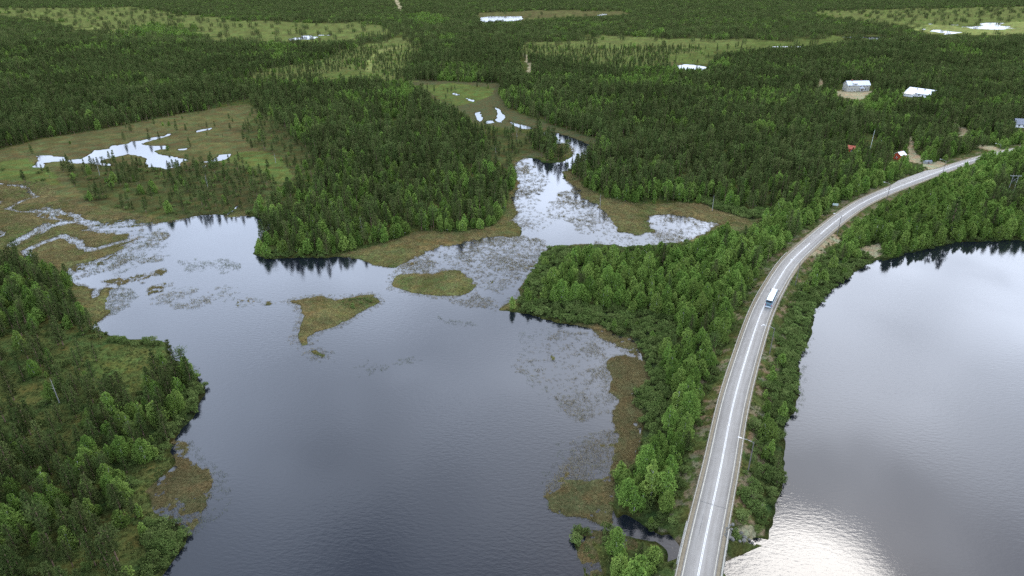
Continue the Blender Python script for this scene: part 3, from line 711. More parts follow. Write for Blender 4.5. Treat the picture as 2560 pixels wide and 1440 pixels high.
def simple_mat(name, col, rough=0.6, metal=0.0, noise=0.15, nscale=3.0, spec=0.5):
    """painted or bare surface with a slight uneven tone"""
    m, nt, out = mat_new(name)
    N, L = nt.nodes.new, nt.links.new
    p = N('ShaderNodeBsdfPrincipled')
    p.inputs['Roughness'].default_value = rough; p.inputs['Metallic'].default_value = metal
    p.inputs['Specular IOR Level'].default_value = spec
    tc = N('ShaderNodeTexCoord'); n = N('ShaderNodeTexNoise')
    n.inputs['Scale'].default_value = nscale; n.inputs['Detail'].default_value = 4
    L(tc.outputs['Object'], n.inputs['Vector'])
    mr = N('ShaderNodeMapRange'); mr.inputs['To Min'].default_value = 1 - noise; mr.inputs['To Max'].default_value = 1 + noise
    L(n.outputs['Fac'], mr.inputs['Value'])
    sc = N('ShaderNodeVectorMath'); sc.operation = 'SCALE'; sc.inputs[0].default_value = col[:3]
    L(mr.outputs[0], sc.inputs['Scale'])
    L(sc.outputs[0], p.inputs['Base Color'])
    L(p.outputs[0], out.inputs[0])
    return m

# ------------------------------------------------------------------ ground
def ground_material():
    m, nt, out = mat_new("ground")
    N, L = nt.nodes.new, nt.links.new
    p = N('ShaderNodeBsdfPrincipled'); p.inputs['Roughness'].default_value = 1.0; p.inputs['Specular IOR Level'].default_value = 0.0
    at = N('ShaderNodeAttribute'); at.attribute_name = 'cover'
    tc = N('ShaderNodeTexCoord')
    n1 = N('ShaderNodeTexNoise'); n1.inputs['Scale'].default_value = 1.3; n1.inputs['Detail'].default_value = 6; n1.inputs['Roughness'].default_value = 0.7
    n2 = N('ShaderNodeTexNoise'); n2.inputs['Scale'].default_value = 0.16; n2.inputs['Detail'].default_value = 5; n2.inputs['Roughness'].default_value = 0.65
    L(tc.outputs['Object'], n1.inputs['Vector']); L(tc.outputs['Object'], n2.inputs['Vector'])
    a = N('ShaderNodeMapRange'); a.inputs['From Min'].default_value = 0.3; a.inputs['From Max'].default_value = 0.7; a.inputs['To Min'].default_value = 0.45; a.inputs['To Max'].default_value = 1.6
    L(n1.outputs['Fac'], a.inputs['Value'])
    b = N('ShaderNodeMapRange'); b.inputs['From Min'].default_value = 0.35; b.inputs['From Max'].default_value = 0.65
    L(n2.outputs['Fac'], b.inputs['Value'])
    ramp = N('ShaderNodeMix'); ramp.data_type = 'RGBA'
    ramp.inputs['A'].default_value = (1.15, 0.92, 0.8, 1); ramp.inputs['B'].default_value = (0.85, 1.1, 0.95, 1)
    L(b.outputs[0], ramp.inputs['Factor'])
    v1 = N('ShaderNodeVectorMath'); v1.operation = 'MULTIPLY'
    L(at.outputs['Color'], v1.inputs[0]); L(ramp.outputs['Result'], v1.inputs[1])
    v2 = N('ShaderNodeVectorMath'); v2.operation = 'SCALE'
    L(v1.outputs[0], v2.inputs[0]); L(a.outputs[0], v2.inputs['Scale'])
    L(v2.outputs[0], p.inputs['Base Color'])
    bp = N('ShaderNodeBump'); bp.inputs['Distance'].default_value = 0.4; bp.inputs['Strength'].default_value = 0.9
    L(n1.outputs['Fac'], bp.inputs['Height']); L(bp.outputs[0], p.inputs['Normal'])
    L(p.outputs[0], out.inputs[0])
    return m

def build_ground():
    rows = np.concatenate([np.arange(1720, 700, -3.2), np.arange(700, 60, -2.4), np.arange(60, -46, -2.0), [-50, -53]])
    _, ry = unproj(np.full(rows.shape, PW / 2), rows)
    ry = np.maximum.accumulate(ry)
    az = np.linspace(-0.98, 1.0, 980)              # x / (y + c) fan
    # a fan of rays from above the near edge: fine close by, coarse far away
    X = (ry[:, None] + 40.0) * az[None, :]
    Y = np.repeat(ry[:, None], len(az), 1)
    x = X.ravel(); y = Y.ravel()
    R = cover(x, y)
    V = np.stack([x, y, R['z']], 1)
    nr, nc = X.shape
    i = np.arange(nr - 1)[:, None] * nc + np.arange(nc - 1)[None, :]
    i = i.ravel()
    Fc = np.stack([i, i + 1, i + nc + 1, i + nc], 1)
    c4 = np.concatenate([R['col'], np.ones((len(x), 1))], 1)
    o = from_arrays("ground", V, Fc, ground_material(), attrs=[('cover', 'POINT', 'FLOAT_COLOR', c4)], smooth=True)
    tag(o, "low boggy ground of forest floor, sedge fen and bare verge", "ground", kind="structure")
    return o

# ------------------------------------------------------------------ water
def water_material():
    m, nt, out = mat_new("lake_water")
    N, L = nt.nodes.new, nt.links.new
    p = N('ShaderNodeBsdfPrincipled')
    p.inputs['Base Color'].default_value = (0.004, 0.0052, 0.0075, 1)
    p.inputs['Roughness'].default_value = 0.05
    p.inputs['IOR'].default_value = 1.333
    tc = N('ShaderNodeTexCoord')
    mp = N('ShaderNodeMapping'); mp.inputs['Rotation'].default_value = (0, 0, math.radians(24)); mp.inputs['Scale'].default_value = (0.45, 1.0, 1)
    L(tc.outputs['Object'], mp.inputs['Vector'])
    w1 = N('ShaderNodeTexNoise'); w1.inputs['Scale'].default_value = 1.25; w1.inputs['Detail'].default_value = 4; w1.inputs['Roughness'].default_value = 0.6
    L(mp.outputs[0], w1.inputs['Vector'])
    # wind: ripples come and go over the lake
    w2 = N('ShaderNodeTexNoise'); w2.inputs['Scale'].default_value = 0.012; w2.inputs['Detail'].default_value = 3
    L(tc.outputs['Object'], w2.inputs['Vector'])
    mr = N('ShaderNodeMapRange'); mr.inputs['From Min'].default_value = 0.35; mr.inputs['From Max'].default_value = 0.65
    mr.inputs['To Min'].default_value = 0.12; mr.inputs['To Max'].default_value = 1.0
    L(w2.outputs['Fac'], mr.inputs['Value'])
    bp = N('ShaderNodeBump'); bp.inputs['Distance'].default_value = 0.06
    L(mr.outputs[0], bp.inputs['Strength'])
    L(w1.outputs['Fac'], bp.inputs['Height'])
    L(bp.outputs[0], p.inputs['Normal'])
    L(p.outputs[0], out.inputs[0])
    return m

def build_water():
    V = [(-16000, 20, 0), (16000, 20, 0), (16000, 24000, 0), (-16000, 24000, 0)]
    o = from_arrays("water", V, [(0, 1, 2, 3)], water_material())
    tag(o, "dark lake water with the cloudy sky mirrored in it", "water", kind="structure")

build_ground()
build_water()

# ------------------------------------------------------------------ road, markings, bridge, rails
def strip(name, s0, s1, o0, o1, dz, mat, parent=None, step=2.0, thick=0.0):
    n = max(2, int((s1 - s0) / step) + 1)
    ss = np.linspace(s0, s1, n)
    A = road_at(ss, o0) if np.isscalar(o0) else np.stack([road_at(np.array([a]), b)[0] for a, b in zip(ss, np.interp(ss, o0[0], o0[1]))])
    B = road_at(ss, o1) if np.isscalar(o1) else np.stack([road_at(np.array([a]), b)[0] for a, b in zip(ss, np.interp(ss, o1[0], o1[1]))])
    A = A.copy(); B = B.copy()
    A[:, 2] += dz; B[:, 2] += dz
    V = np.concatenate([A, B]); i = np.arange(n - 1)
    Fc = np.stack([i, i + n, i + n + 1, i + 1], 1)
    if thick:
        C = A.copy(); D = B.copy(); C[:, 2] -= thick; D[:, 2] -= thick
        V = np.concatenate([A, B, C, D])
        Fc = np.concatenate([Fc, np.stack([i, i + 1, i + 1 + 2 * n, i + 2 * n], 1), np.stack([i + n, i + 3 * n, i + 1 + 3 * n, i + 1 + n], 1),
                             np.stack([i + 2 * n, i + 1 + 2 * n, i + 1 + 3 * n, i + 3 * n], 1),
                             np.array([[0, 2 * n, 3 * n, n], [n - 1, 2 * n - 1, 4 * n - 1, 3 * n - 1]])])
    # lateral position and station as attributes for wear along the wheel tracks
    lat = np.concatenate([np.full(n, o0 if np.isscalar(o0) else 0.0), np.full(n, o1 if np.isscalar(o1) else 0.0)] * (2 if thick else 1))
    sta = np.concatenate([ss] * (4 if thick else 2))
    return from_arrays(name, V, Fc, mat, parent, attrs=[('lat', 'POINT', 'FLOAT', lat), ('sta', 'POINT', 'FLOAT', sta)])

def asphalt_material():
    m, nt, out = mat_new("old_asphalt")
    N, L = nt.nodes.new, nt.links.new
    p = N('ShaderNodeBsdfPrincipled'); p.inputs['Roughness'].default_value = 0.85; p.inputs['Specular IOR Level'].default_value = 0.25
    la = N('ShaderNodeAttribute'); la.attribute_name = 'lat'
    sa = N('ShaderNodeAttribute'); sa.attribute_name = 'sta'
    cb = N('ShaderNodeCombineXYZ')
    L(la.outputs['Fac'], cb.inputs[0])
    sm = N('ShaderNodeMath'); sm.operation = 'MULTIPLY'; sm.inputs[1].default_value = 0.045
    L(sa.outputs['Fac'], sm.inputs[0]); L(sm.outputs[0], cb.inputs[1])
    n1 = N('ShaderNodeTexNoise'); n1.inputs['Scale'].default_value = 1.4; n1.inputs['Detail'].default_value = 5
    L(cb.outputs[0], n1.inputs['Vector'])
    tc = N('ShaderNodeTexCoord'); n2 = N('ShaderNodeTexNoise'); n2.inputs['Scale'].default_value = 0.3; n2.inputs['Detail'].default_value = 6
    L(tc.outputs['Object'], n2.inputs['Vector'])
    # wheel tracks: two per lane, polished a little darker
    ab = N('ShaderNodeMath'); ab.operation = 'ABSOLUTE'; L(la.outputs['Fac'], ab.inputs[0])
    si = N('ShaderNodeMath'); si.operation = 'SINE'
    mu = N('ShaderNodeMath'); mu.operation = 'MULTIPLY'; mu.inputs[1].default_value = 4.1
    L(ab.outputs[0], mu.inputs[0]); L(mu.outputs[0], si.inputs[0])
    ad = N('ShaderNodeMath'); ad.operation = 'MULTIPLY_ADD'; ad.inputs[1].default_value = 0.09; L(si.outputs[0], ad.inputs[0])
    L(n1.outputs['Fac'], ad.inputs[2])
    mx = N('ShaderNodeMath'); mx.operation = 'MULTIPLY_ADD'; mx.inputs[1].default_value = 0.5
    L(n2.outputs['Fac'], mx.inputs[0]); L(ad.outputs[0], mx.inputs[2])
    cr = N('ShaderNodeValToRGB')
    cr.color_ramp.elements[0].position = 0.45; cr.color_ramp.elements[0].color = (0.150, 0.135, 0.115, 1)
    cr.color_ramp.elements[1].position = 1.05; cr.color_ramp.elements[1].color = (0.204, 0.188, 0.164, 1)
    L(mx.outputs[0], cr.inputs[0]); L(cr.outputs[0], p.inputs['Base Color'])
    L(p.outputs[0], out.inputs[0])
    return m

M_ASPH = asphalt_material()
M_PAINT = simple_mat("road_paint_white", (0.44, 0.43, 0.40), 0.6, noise=0.25, nscale=0.8)
M_EDGE = simple_mat("road_paint_worn", (0.27, 0.25, 0.195), 0.7, noise=0.3, nscale=0.6)
M_GRAVEL = simple_mat("roadside_gravel", (0.15, 0.125, 0.085), 0.95, noise=0.35, nscale=1.2, spec=0.1)
M_CONC = simple_mat("bridge_concrete", (0.18, 0.17, 0.145), 0.85, noise=0.25, nscale=0.7)
M_STEEL = simple_mat("galvanised_rail", (0.21, 0.197, 0.16), 0.55, metal=0.2, noise=0.2, nscale=0.5)
M_DARK = simple_mat("dark_joint", (0.03, 0.03, 0.03), 0.9)

S_END = float(ROAD_S[-1])
HW = 3.15

def build_road():
    road = strip("road", 0, S_END, -3.55, 3.55, 0.0, M_ASPH, thick=0.12)
    tag(road, "grey two lane asphalt road curving between the lakes", "road", kind="structure")
    # the strip carries lat per side only, so the middle needs its own column: keep simple, wear comes from noise
    for sgn in (-1, 1):
        strip("shoulder", 0, S_END, sgn * 3.55, sgn * 4.75, -0.03, M_GRAVEL, road, thick=0.1)
    sc0, sc1 = road_s_of_py(608), road_s_of_py(584)
    strip("edge_line", 0, S_END, -HW - 0.13, -HW + 0.08, 0.012, M_EDGE, road)
    strip("edge_line", 0, S_END, HW - 0.06, HW + 0.11, 0.012, M_EDGE, road)
    # double solid centre line, a gap at the pull-out, then solid again
    for a, b in ((0, sc0), (sc1, S_END)):
        strip("centre_line", a, b, -0.19, -0.07, 0.012, M_PAINT, road)
        strip("centre_line", a, b, 0.07, 0.19, 0.012, M_PAINT, road)
    s = road_s_of_py(476)
    for k in range(6):
        strip("lane_dash", s + k * 9.0, s + k * 9.0 + 3.5, -2.1, -1.98, 0.013, M_PAINT, road)
    # lay-by for the bus stop
    a, b = road_s_of_py(470), road_s_of_py(424)
    strip("lay_by", a, b, ([a, a + 18, b - 14, b], [-3.5, -6.4, -6.4, -3.5]), -3.5, -0.004, M_ASPH, road, step=1.5)
    # short marking and the expansion joint, crack at the bridge
    s = road_s_of_py(812)
    strip("road_stud", s, s + 0.35, 1.55, 2.05, 0.014, M_PAINT, road)
    s = road_s_of_py(1266)
    strip("pavement_crack", s, s + 0.09, -HW, 3.4, 0.013, M_DARK, road, step=0.05)
    s = road_s_of_py(1338)
    strip("pavement_crack", s, s + 7.0, -1.62, -1.56, 0.013, M_DARK, road)
    return road

def build_bridge():
    p = road_at(np.array([0.5 * (BR0 + BR1)]))[0]
    b = empty("bridge", (p[0], p[1], 0))
    tag(b, "short concrete bridge carrying the road over the channel between the lakes", "bridge")
    inv = b.matrix_basis.inverted()
    def put(o):
        o.parent = b; o.matrix_parent_inverse = Matrix.Translation((-p[0], -p[1], 0))
        return o
    put(strip("deck", BR0 - 1, BR1 + 1, -4.75, 4.75, -0.16, M_CONC, thick=0.75))
    for sgn in (-1, 1):
        put(strip("edge_beam", BR0 - 1, BR1 + 1, sgn * 4.45, sgn * 4.95, 0.10, M_CONC, thick=0.6))
    for off in (-2.6, 2.6):
        put(strip("girder", BR0 - 0.5, BR1 + 0.5, off - 0.4, off + 0.4, -0.95, M_CONC, thick=0.7))
    for s in (BR0 + 0.2, BR1 - 0.2):
        put(strip("abutment", s - 0.6, s + 0.6, -4.6, 4.6, -0.92, M_CONC, thick=4.2))
    return b

def rail_line(name, s0, s1, off, label, beam_h=0.36, post_step=4.0, top=0.78, double=False):
    o0 = road_at(np.array([s0]), off)[0]
    r = empty(name, tuple(o0))
    tag(r, label, "guard rail", "guard rails along the road")
    def put(o):
        o.parent = r; o.matrix_parent_inverse = Matrix.Translation(tuple(-o0))
        return o
    sgn = 1 if off > 0 else -1
    w = 0.13 if not double else 0.2
    # W profile beam: two proud lips and a recessed web
    put(strip("beam", s0, s1, off - sgn * w, off, top, M_STEEL, thick=beam_h))
    put(strip("beam_lip", s0, s1, off - sgn * (w + 0.05), off - sgn * w * 0.2, top + 0.012, M_STEEL, thick=0.11))
    bm = bmesh.new(); box(bm, -0.05, 0.05, -0.05, 0.05, -0.9, top - 0.04)
    me = bpy.data.meshes.new("post"); bm.to_mesh(me); bm.free(); me.materials.append(M_STEEL)
    s = s0 + 0.5
    while s < s1:
        q = road_at(np.array([s]), off + sgn * 0.12)[0]
        o = bpy.data.objects.new("post", me); link(o, r)
        o.location = tuple(q - o0)
        s += post_step
    return r

build_road()
build_bridge()
rail_line("guard_rail", 0.0, road_s_of_py(640), -4.55, "long cream steel guard rail on the forest side of the road")
rail_line("guard_rail", BR1 + 2, road_s_of_py(690), 4.5, "steel guard rail on the right lake side of the road")
rail_line("bridge_railing", BR0 - 8.0, BR1 + 1.5, 4.78, "pale steel railing on the right side of the bridge", post_step=2.0, top=0.95, double=True)

# ------------------------------------------------------------------ stones of the abutment
def stone_mesh(name, seed, mat):
    rnd = random.Random(seed)
    bm = bmesh.new()
    bmesh.ops.create_icosphere(bm, subdivisions=1, radius=0.5)
    sx, sy, sz = rnd.uniform(0.85, 1.3), rnd.uniform(0.8, 1.15), rnd.uniform(0.55, 0.85)
    for v in bm.verts:
        k = rnd.uniform(0.78, 1.16)
        v.co = Vector((v.co.x * sx * k, v.co.y * sy * k, v.co.z * sz * k))
    me = bpy.data.meshes.new(name); bm.to_mesh(me); bm.free(); me.materials.append(mat)
    return me

M_ROCK = simple_mat("grey_rock", (0.105, 0.10, 0.085), 0.9, noise=0.35, nscale=1.5, spec=0.2)
M_ROCKW = simple_mat("wet_dark_rock", (0.035, 0.033, 0.03), 0.6, noise=0.3, nscale=1.5)
STONES = [stone_mesh("stone", 100 + i, M_ROCK) for i in range(7)]

def ground_z(x, y):
    return cover(np.atleast_1d(np.asarray(x, float)), np.atleast_1d(np.asarray(y, float)))['z']

def build_riprap():
    rnd = random.Random(4)
    pts = []
    poly = [(1806, 1366), (1812, 1342), (1822, 1330), (1842, 1330), (1856, 1342), (1880, 1345), (1884, 1354), (1850, 1366), (1830, 1370)]
    W = world_poly(poly, 0.6)
    x0, x1, y0, y1 = W[:, 0].min(), W[:, 0].max(), W[:, 1].min(), W[:, 1].max()
    tries = 0
    while len(pts) < 95 and tries < 6000:
        tries += 1
        x, y = rnd.uniform(x0, x1), rnd.uniform(y0, y1)
        if not pip(np.array([x]), np.array([y]), W)[0]: continue
        if any((x - a) ** 2 + (y - b) ** 2 < 0.62 for a, b in pts): continue
        pts.append((x, y))
    P = np.array(pts)
    z = ground_z(P[:, 0], P[:, 1])
    c = P.mean(0)
    r = empty("stone_bank", (c[0], c[1], 0.0))
    tag(r, "grey stones piled on the bank beside the right end of the bridge", "stone bank")
    for (x, y), zz in zip(pts, z):
        o = bpy.data.objects.new("stone", rnd.choice(STONES)); link(o, r)
        o.location = (x - c[0], y - c[1], max(zz, -0.15) + 0.12)
        o.rotation_euler = (rnd.uniform(-.4, .4), rnd.uniform(-.4, .4), rnd.uniform(0, 6.28))
        k = rnd.uniform(0.7, 1.35); o.scale = (k, k, k)
build_riprap()

def lone_rocks():
    spots = [((1347, 486), 1.9, "dark boulder standing alone in the narrow creek"), ((1442, 491), 1.6, "rightmost dark boulder at the creek's right bank"),
             ((1416, 493), 1.2, "small dark boulder left of the creek bank boulder"), ((1385, 436), 0.8, "small dark rock in the upper creek pool")]
    for i, ((a, b), k, lab) in enumerate(spots):
        x, y = unproj(a, b)
        me = stone_mesh("boulder", 300 + i, M_ROCKW)
        o = bpy.data.objects.new("boulder", me); link(o)
        o.location = (float(x), float(y), 0.1); o.scale = (k, k, k * 0.8)
        tag(o, lab, "boulder", "boulders in the creek")
lone_rocks()

# ------------------------------------------------------------------ vegetation
def leaf_material(name, dark, light, trans=0.3, rnd=0.35, hue=(0, 0, 0)):
    """leaves and needles: tint per tuft (attribute) and per plant (object random)"""
    m, nt, out = mat_new(name)
    N, L = nt.nodes.new, nt.links.new
    at = N('ShaderNodeAttribute'); at.attribute_name = 'tint'
    oi = N('ShaderNodeObjectInfo')
    mx = N('ShaderNodeMix'); mx.data_type = 'RGBA'
    mx.inputs['A'].default_value = (*dark, 1); mx.inputs['B'].default_value = (*light, 1)
    L(at.outputs['Fac'], mx.inputs['Factor'])
    mr = N('ShaderNodeMapRange'); mr.inputs['To Min'].default_value = 1 - rnd; mr.inputs['To Max'].default_value = 1 + rnd
    L(oi.outputs['Random'], mr.inputs['Value'])
    # second, independent spread for hue
    fr = N('ShaderNodeMath'); fr.operation = 'MULTIPLY'; fr.inputs[1].default_value = 37.31; L(oi.outputs['Random'], fr.inputs[0])
    ff = N('ShaderNodeMath'); ff.operation = 'FRACT'; L(fr.outputs[0], ff.inputs[0])
    hm = N('ShaderNodeMix'); hm.data_type = 'RGBA'
    hm.inputs['A'].default_value = (1 - hue[0], 1 - hue[1], 1 - hue[2], 1); hm.inputs['B'].default_value = (1 + hue[0], 1 + hue[1], 1 + hue[2], 1)
    L(ff.outputs[0], hm.inputs['Factor'])
    # stands of differing age and soil: slow change of tone over the land
    sn = N('ShaderNodeTexNoise'); sn.inputs['Scale'].default_value = 0.011; sn.inputs['Detail'].default_value = 3
    L(oi.outputs['Location'], sn.inputs['Vector'])
    sr = N('ShaderNodeMapRange'); sr.inputs['From Min'].default_value = 0.3; sr.inputs['From Max'].default_value = 0.7
    sr.inputs['To Min'].default_value = 0.82; sr.inputs['To Max'].default_value = 1.22
    L(sn.outputs['Fac'], sr.inputs['Value'])
    mm = N('ShaderNodeMath'); mm.operation = 'MULTIPLY'; L(mr.outputs[0], mm.inputs[0]); L(sr.outputs[0], mm.inputs[1])
    v = N('ShaderNodeVectorMath'); v.operation = 'SCALE'; L(mx.outputs['Result'], v.inputs[0]); L(mm.outputs[0], v.inputs['Scale'])
    v2 = N('ShaderNodeVectorMath'); v2.operation = 'MULTIPLY'; L(v.outputs[0], v2.inputs[0]); L(hm.outputs['Result'], v2.inputs[1])
    d = N('ShaderNodeBsdfDiffuse'); L(v2.outputs[0], d.inputs['Color'])
    t = N('ShaderNodeBsdfTranslucent'); L(v2.outputs[0], t.inputs['Color'])
    ms = N('ShaderNodeMixShader'); ms.inputs[0].default_value = trans
    L(d.outputs[0], ms.inputs[1]); L(t.outputs[0], ms.inputs[2])
    L(ms.outputs[0], out.inputs[0])
    return m

M_PINE = leaf_material("pine_needles", (0.036, 0.054, 0.0165), (0.104, 0.128, 0.039), 0.2, 0.32, (0.14, 0.04, 0.10))
M_BIRCH = leaf_material("birch_leaves", (0.066, 0.114, 0.022), (0.165, 0.235, 0.050), 0.35, 0.28, (0.14, 0.05, 0.12))
M_WILL = leaf_material("willow_leaves", (0.052, 0.078, 0.020), (0.120, 0.156, 0.046), 0.3, 0.28, (0.10, 0.04, 0.10))
M_HEATH = leaf_material("heath_leaves", (0.042, 0.054, 0.016), (0.105, 0.122, 0.038), 0.25, 0.4, (0.22, 0.06, 0.1))
M_SEDT = leaf_material("dry_sedge_blades", (0.096, 0.078, 0.034), (0.22, 0.18, 0.086), 0.3, 0.3, (0.10, 0.02, 0.08))
M_SEDG = leaf_material("green_sedge_blades", (0.042, 0.052, 0.020), (0.108, 0.118, 0.047), 0.3, 0.3, (0.14, 0.04, 0.08))
M_BARKP = simple_mat("pine_bark", (0.13, 0.085, 0.06), 0.95, noise=0.4, nscale=2.0, spec=0.1)
M_BARKB = simple_mat("birch_bark", (0.42, 0.40, 0.36), 0.85, noise=0.4, nscale=3.0, spec=0.1)
M_TWIG = simple_mat("willow_twigs", (0.09, 0.07, 0.05), 0.95, noise=0.3, nscale=2.0, spec=0.1)

def trunk_arrays(h, r, bend, rng, seg=5, n=6):
    V, Fc = [], []
    for i in range(seg + 1):
        t = i / seg
        rr = r * (1 - t) ** 0.8 + 0.012
        cx, cy = bend[0] * t * t, bend[1] * t * t
        for k in range(n):
            a = 2 * math.pi * k / n
            V.append((cx + rr * math.cos(a), cy + rr * math.sin(a), -0.3 + (h + 0.3) * t))
    for i in range(seg):
        for k in range(n):
            a = i * n + k; b = i * n + (k + 1) % n
            Fc.append((a, b, b + n)); Fc.append((a, b + n, a + n))
    return V, Fc

def limb(V, Fc, p0, p1, r0, r1, n=3):
    p0 = Vector(p0); p1 = Vector(p1)
    q = (p1 - p0).to_track_quat('Z', 'Y')
    b = len(V)
    for p, r in ((p0, r0), (p1, r1)):
        for k in range(n):
            a = 2 * math.pi * k / n
            V.append(tuple(p + q @ Vector((r * math.cos(a), r * math.sin(a), 0))))
    for k in range(n):
        j = (k + 1) % n
        Fc.append((b + k, b + j, b + n + j)); Fc.append((b + k, b + n + j, b + n + k))

def spikes(P, D, ln, wd, tint, rng):
    """one triangle per entry: base at P, pointing along D"""
    P = np.asarray(P); D = np.asarray(D)
    D = D / (np.linalg.norm(D, axis=1)[:, None] + 1e-9)
    R = rng.normal(size=D.shape)
    S = np.cross(D, R); S /= np.linalg.norm(S, axis=1)[:, None] + 1e-9
    n = len(P)
    V = np.empty((n * 3, 3))
    V[0::3] = P - S * wd[:, None] * 0.5; V[1::3] = P + S * wd[:, None] * 0.5; V[2::3] = P + D * ln[:, None]
    Fc = np.arange(n * 3).reshape(n, 3)
    return V, Fc, np.clip(tint, 0, 1)

def leaves(P, Nrm, size, tint, rng, spread=0.9):
    """one rhombus-like quad (two triangles) per leaf clump"""
    P = np.asarray(P)
    Nn = Nrm + rng.normal(size=P.shape) * spread
    Nn /= np.linalg.norm(Nn, axis=1)[:, None] + 1e-9
    A = np.cross(Nn, rng.normal(size=P.shape)); A /= np.linalg.norm(A, axis=1)[:, None] + 1e-9
    B = np.cross(Nn, A)
    n = len(P); s = size[:, None]
    asp = rng.uniform(0.55, 0.9, n)[:, None]
    V = np.empty((n * 4, 3))
    V[0::4] = P - A * s; V[1::4] = P + B * s * asp; V[2::4] = P + A * s; V[3::4] = P - B * s * asp
    i = np.arange(n) * 4
    Fc = np.concatenate([np.stack([i, i + 1, i + 2], 1), np.stack([i, i + 2, i + 3], 1)])
    return V, Fc, np.clip(np.concatenate([tint, tint]), 0, 1)

def make_pine(seed, h=10.0, width=0.30, crown_from=0.14, detail=1.0, shape=0):
    """unit tree with trunk and crown; returns (trunk V,F), (crown V,F,tint)"""
    rng = np.random.default_rng(seed)
    bend = rng.normal(size=2) * 0.15
    tv, tf = trunk_arrays(h, 0.014 * h + 0.02, bend, rng)
    P, D, LN, WD, TI = [], [], [], [], []
    nwh = int((16 if shape == 0 else 11) * (0.65 + 0.35 * detail))
    for i in range(nwh):
        t = crown_from + (1 - crown_from) * (i + rng.uniform(-0.3, 0.3)) / nwh
        t = min(max(t, crown_from), 0.985)
        tt = (t - crown_from) / (1 - crown_from)
        if shape == 0:       # young, pointed
            R = h * width * 0.5 * (1 - tt) ** 0.85 * min(1, 0.6 + tt * 3.5)
        else:                # older, rounded head
            R = h * width * 0.62 * math.sqrt(max(0.02, 1 - (2 * tt - 0.95) ** 2 * 0.96)) * (0.75 + 0.25 * math.sin(5 * tt + seed))
        nb = rng.integers(4, 7)
        a0 = rng.uniform(0, 6.28)
        for b in range(nb):
            a = a0 + 6.28 * b / nb + rng.normal() * 0.25
            Lb = R * rng.uniform(0.65, 1.2) + 0.12
            up = rng.uniform(0.12, 0.5) + 0.5 * tt
            dirv = np.array([math.cos(a), math.sin(a), up])
            base = np.array([bend[0] * t * t, bend[1] * t * t, h * t])
            end = base + dirv * Lb
            if Lb > 0.6 and detail >= 1.0:
                limb(tv, tf, base, base + dirv * Lb * 0.8, 0.012 + 0.006 * Lb, 0.006)
            nt_ = max(2, int((3 + Lb * 4.2) * detail))
            for k in range(nt_):
                f = 0.22 + 0.78 * (k + rng.uniform(0, 1)) / nt_
                side = rng.normal(size=3) * 0.16 * Lb * (0.4 + 0.6 * f)
                p = base + dirv * Lb * f + side
                ns = 5 if detail >= 1 else (3 if detail > 0.5 else 2)
                for q in range(ns):
                    d = dirv * 0.7 + np.array([0, 0, 0.45]) + rng.normal(size=3) * 0.75
                    P.append(p); D.append(d)
                    LN.append(rng.uniform(0.26, 0.5) * (1.0 if detail >= 1 else (1.5 if detail > 0.5 else 2.1))); WD.append(rng.uniform(0.10, 0.19) * (1.0 if detail >= 1 else (1.9 if detail > 0.5 else 2.6)))
                    TI.append(0.25 + 0.5 * (f > 0.72) * rng.uniform(0.3, 1) + rng.uniform(-0.25, 0.25))
    V, Fc, T = spikes(np.array(P), np.array(D), np.array(LN), np.array(WD), np.array(TI), rng)
    return (tv, tf), (V, Fc, T)

def make_birch(seed, h=8.0, width=0.5, crown_from=0.12, detail=1.0, leaf=0.17, lobes=13, stems=1):
    rng = np.random.default_rng(seed)
    bend = rng.normal(size=2) * 0.3
    tv, tf = trunk_arrays(h * 0.93, 0.011 * h + 0.02, bend, rng)
    for s_ in range(stems - 1):
        a = rng.uniform(0, 6.28)
        limb(tv, tf, (0, 0, -0.2), (math.cos(a) * h * 0.18, math.sin(a) * h * 0.18, h * 0.75), 0.009 * h, 0.01, 5)
    P, NR, SZ, TI = [], [], [], []
    for i in range(lobes):
        t = crown_from + (1 - crown_from) * (i + 0.5 + rng.uniform(-0.4, 0.4)) / lobes
        tt = (t - crown_from) / (1 - crown_from)
        prof = ((1 - tt) / 0.67) ** 0.62 if tt > 0.33 else 0.72 + 0.85 * tt
        prof = min(prof, 1.0)
        R = h * width * 0.5 * prof
        a = i * 2.4 + rng.uniform(-0.6, 0.6)
        off = R * rng.uniform(0.35, 0.7)
        c = np.array([bend[0] * t * t + math.cos(a) * off, bend[1] * t * t + math.sin(a) * off, h * t - 0.03 * h])
        rl = max(0.32, R * rng.uniform(0.5, 0.8)) * np.array([1, 1, rng.uniform(1.0, 1.5)])
        if detail >= 1:
            limb(tv, tf, (bend[0] * (t * .8) ** 2, bend[1] * (t * .8) ** 2, h * max(0.05, t - 0.16)), tuple(c), 0.006 * h, 0.008)
        n = int((60 + 105 * (rl[0] * rl[2]) ** 0.5 * 1.3) * detail)
        v = rng.normal(size=(n, 3)); v /= np.linalg.norm(v, axis=1)[:, None]
        rad = rng.uniform(0.55, 1.06, n)[:, None] ** 0.6
        # small sprays on the lobe so that its outline is uneven
        bump = 1 + 0.22 * np.sin(v[:, 0:1] * 7 + i) * np.sin(v[:, 1:2] * 6 + 2 * i) * np.cos(v[:, 2:3] * 5)
        pts = c + v * rl * rad * bump
        P.append(pts); NR.append(v * 0.8 + np.array([0, 0, 0.5])); SZ.append(rng.uniform(0.6, 1.25, n) * leaf * (1.0 if detail >= 1 else 2.3))
        TI.append(np.full(n, rng.uniform(0.2, 0.7)) + rng.uniform(-0.25, 0.3, n))
    V, Fc, T = leaves(np.concatenate(P), np.concatenate(NR), np.concatenate(SZ), np.concatenate(TI), rng)
    V[:, 2] = np.maximum(V[:, 2], 0.05)
    return (tv, tf), (V, Fc, T)

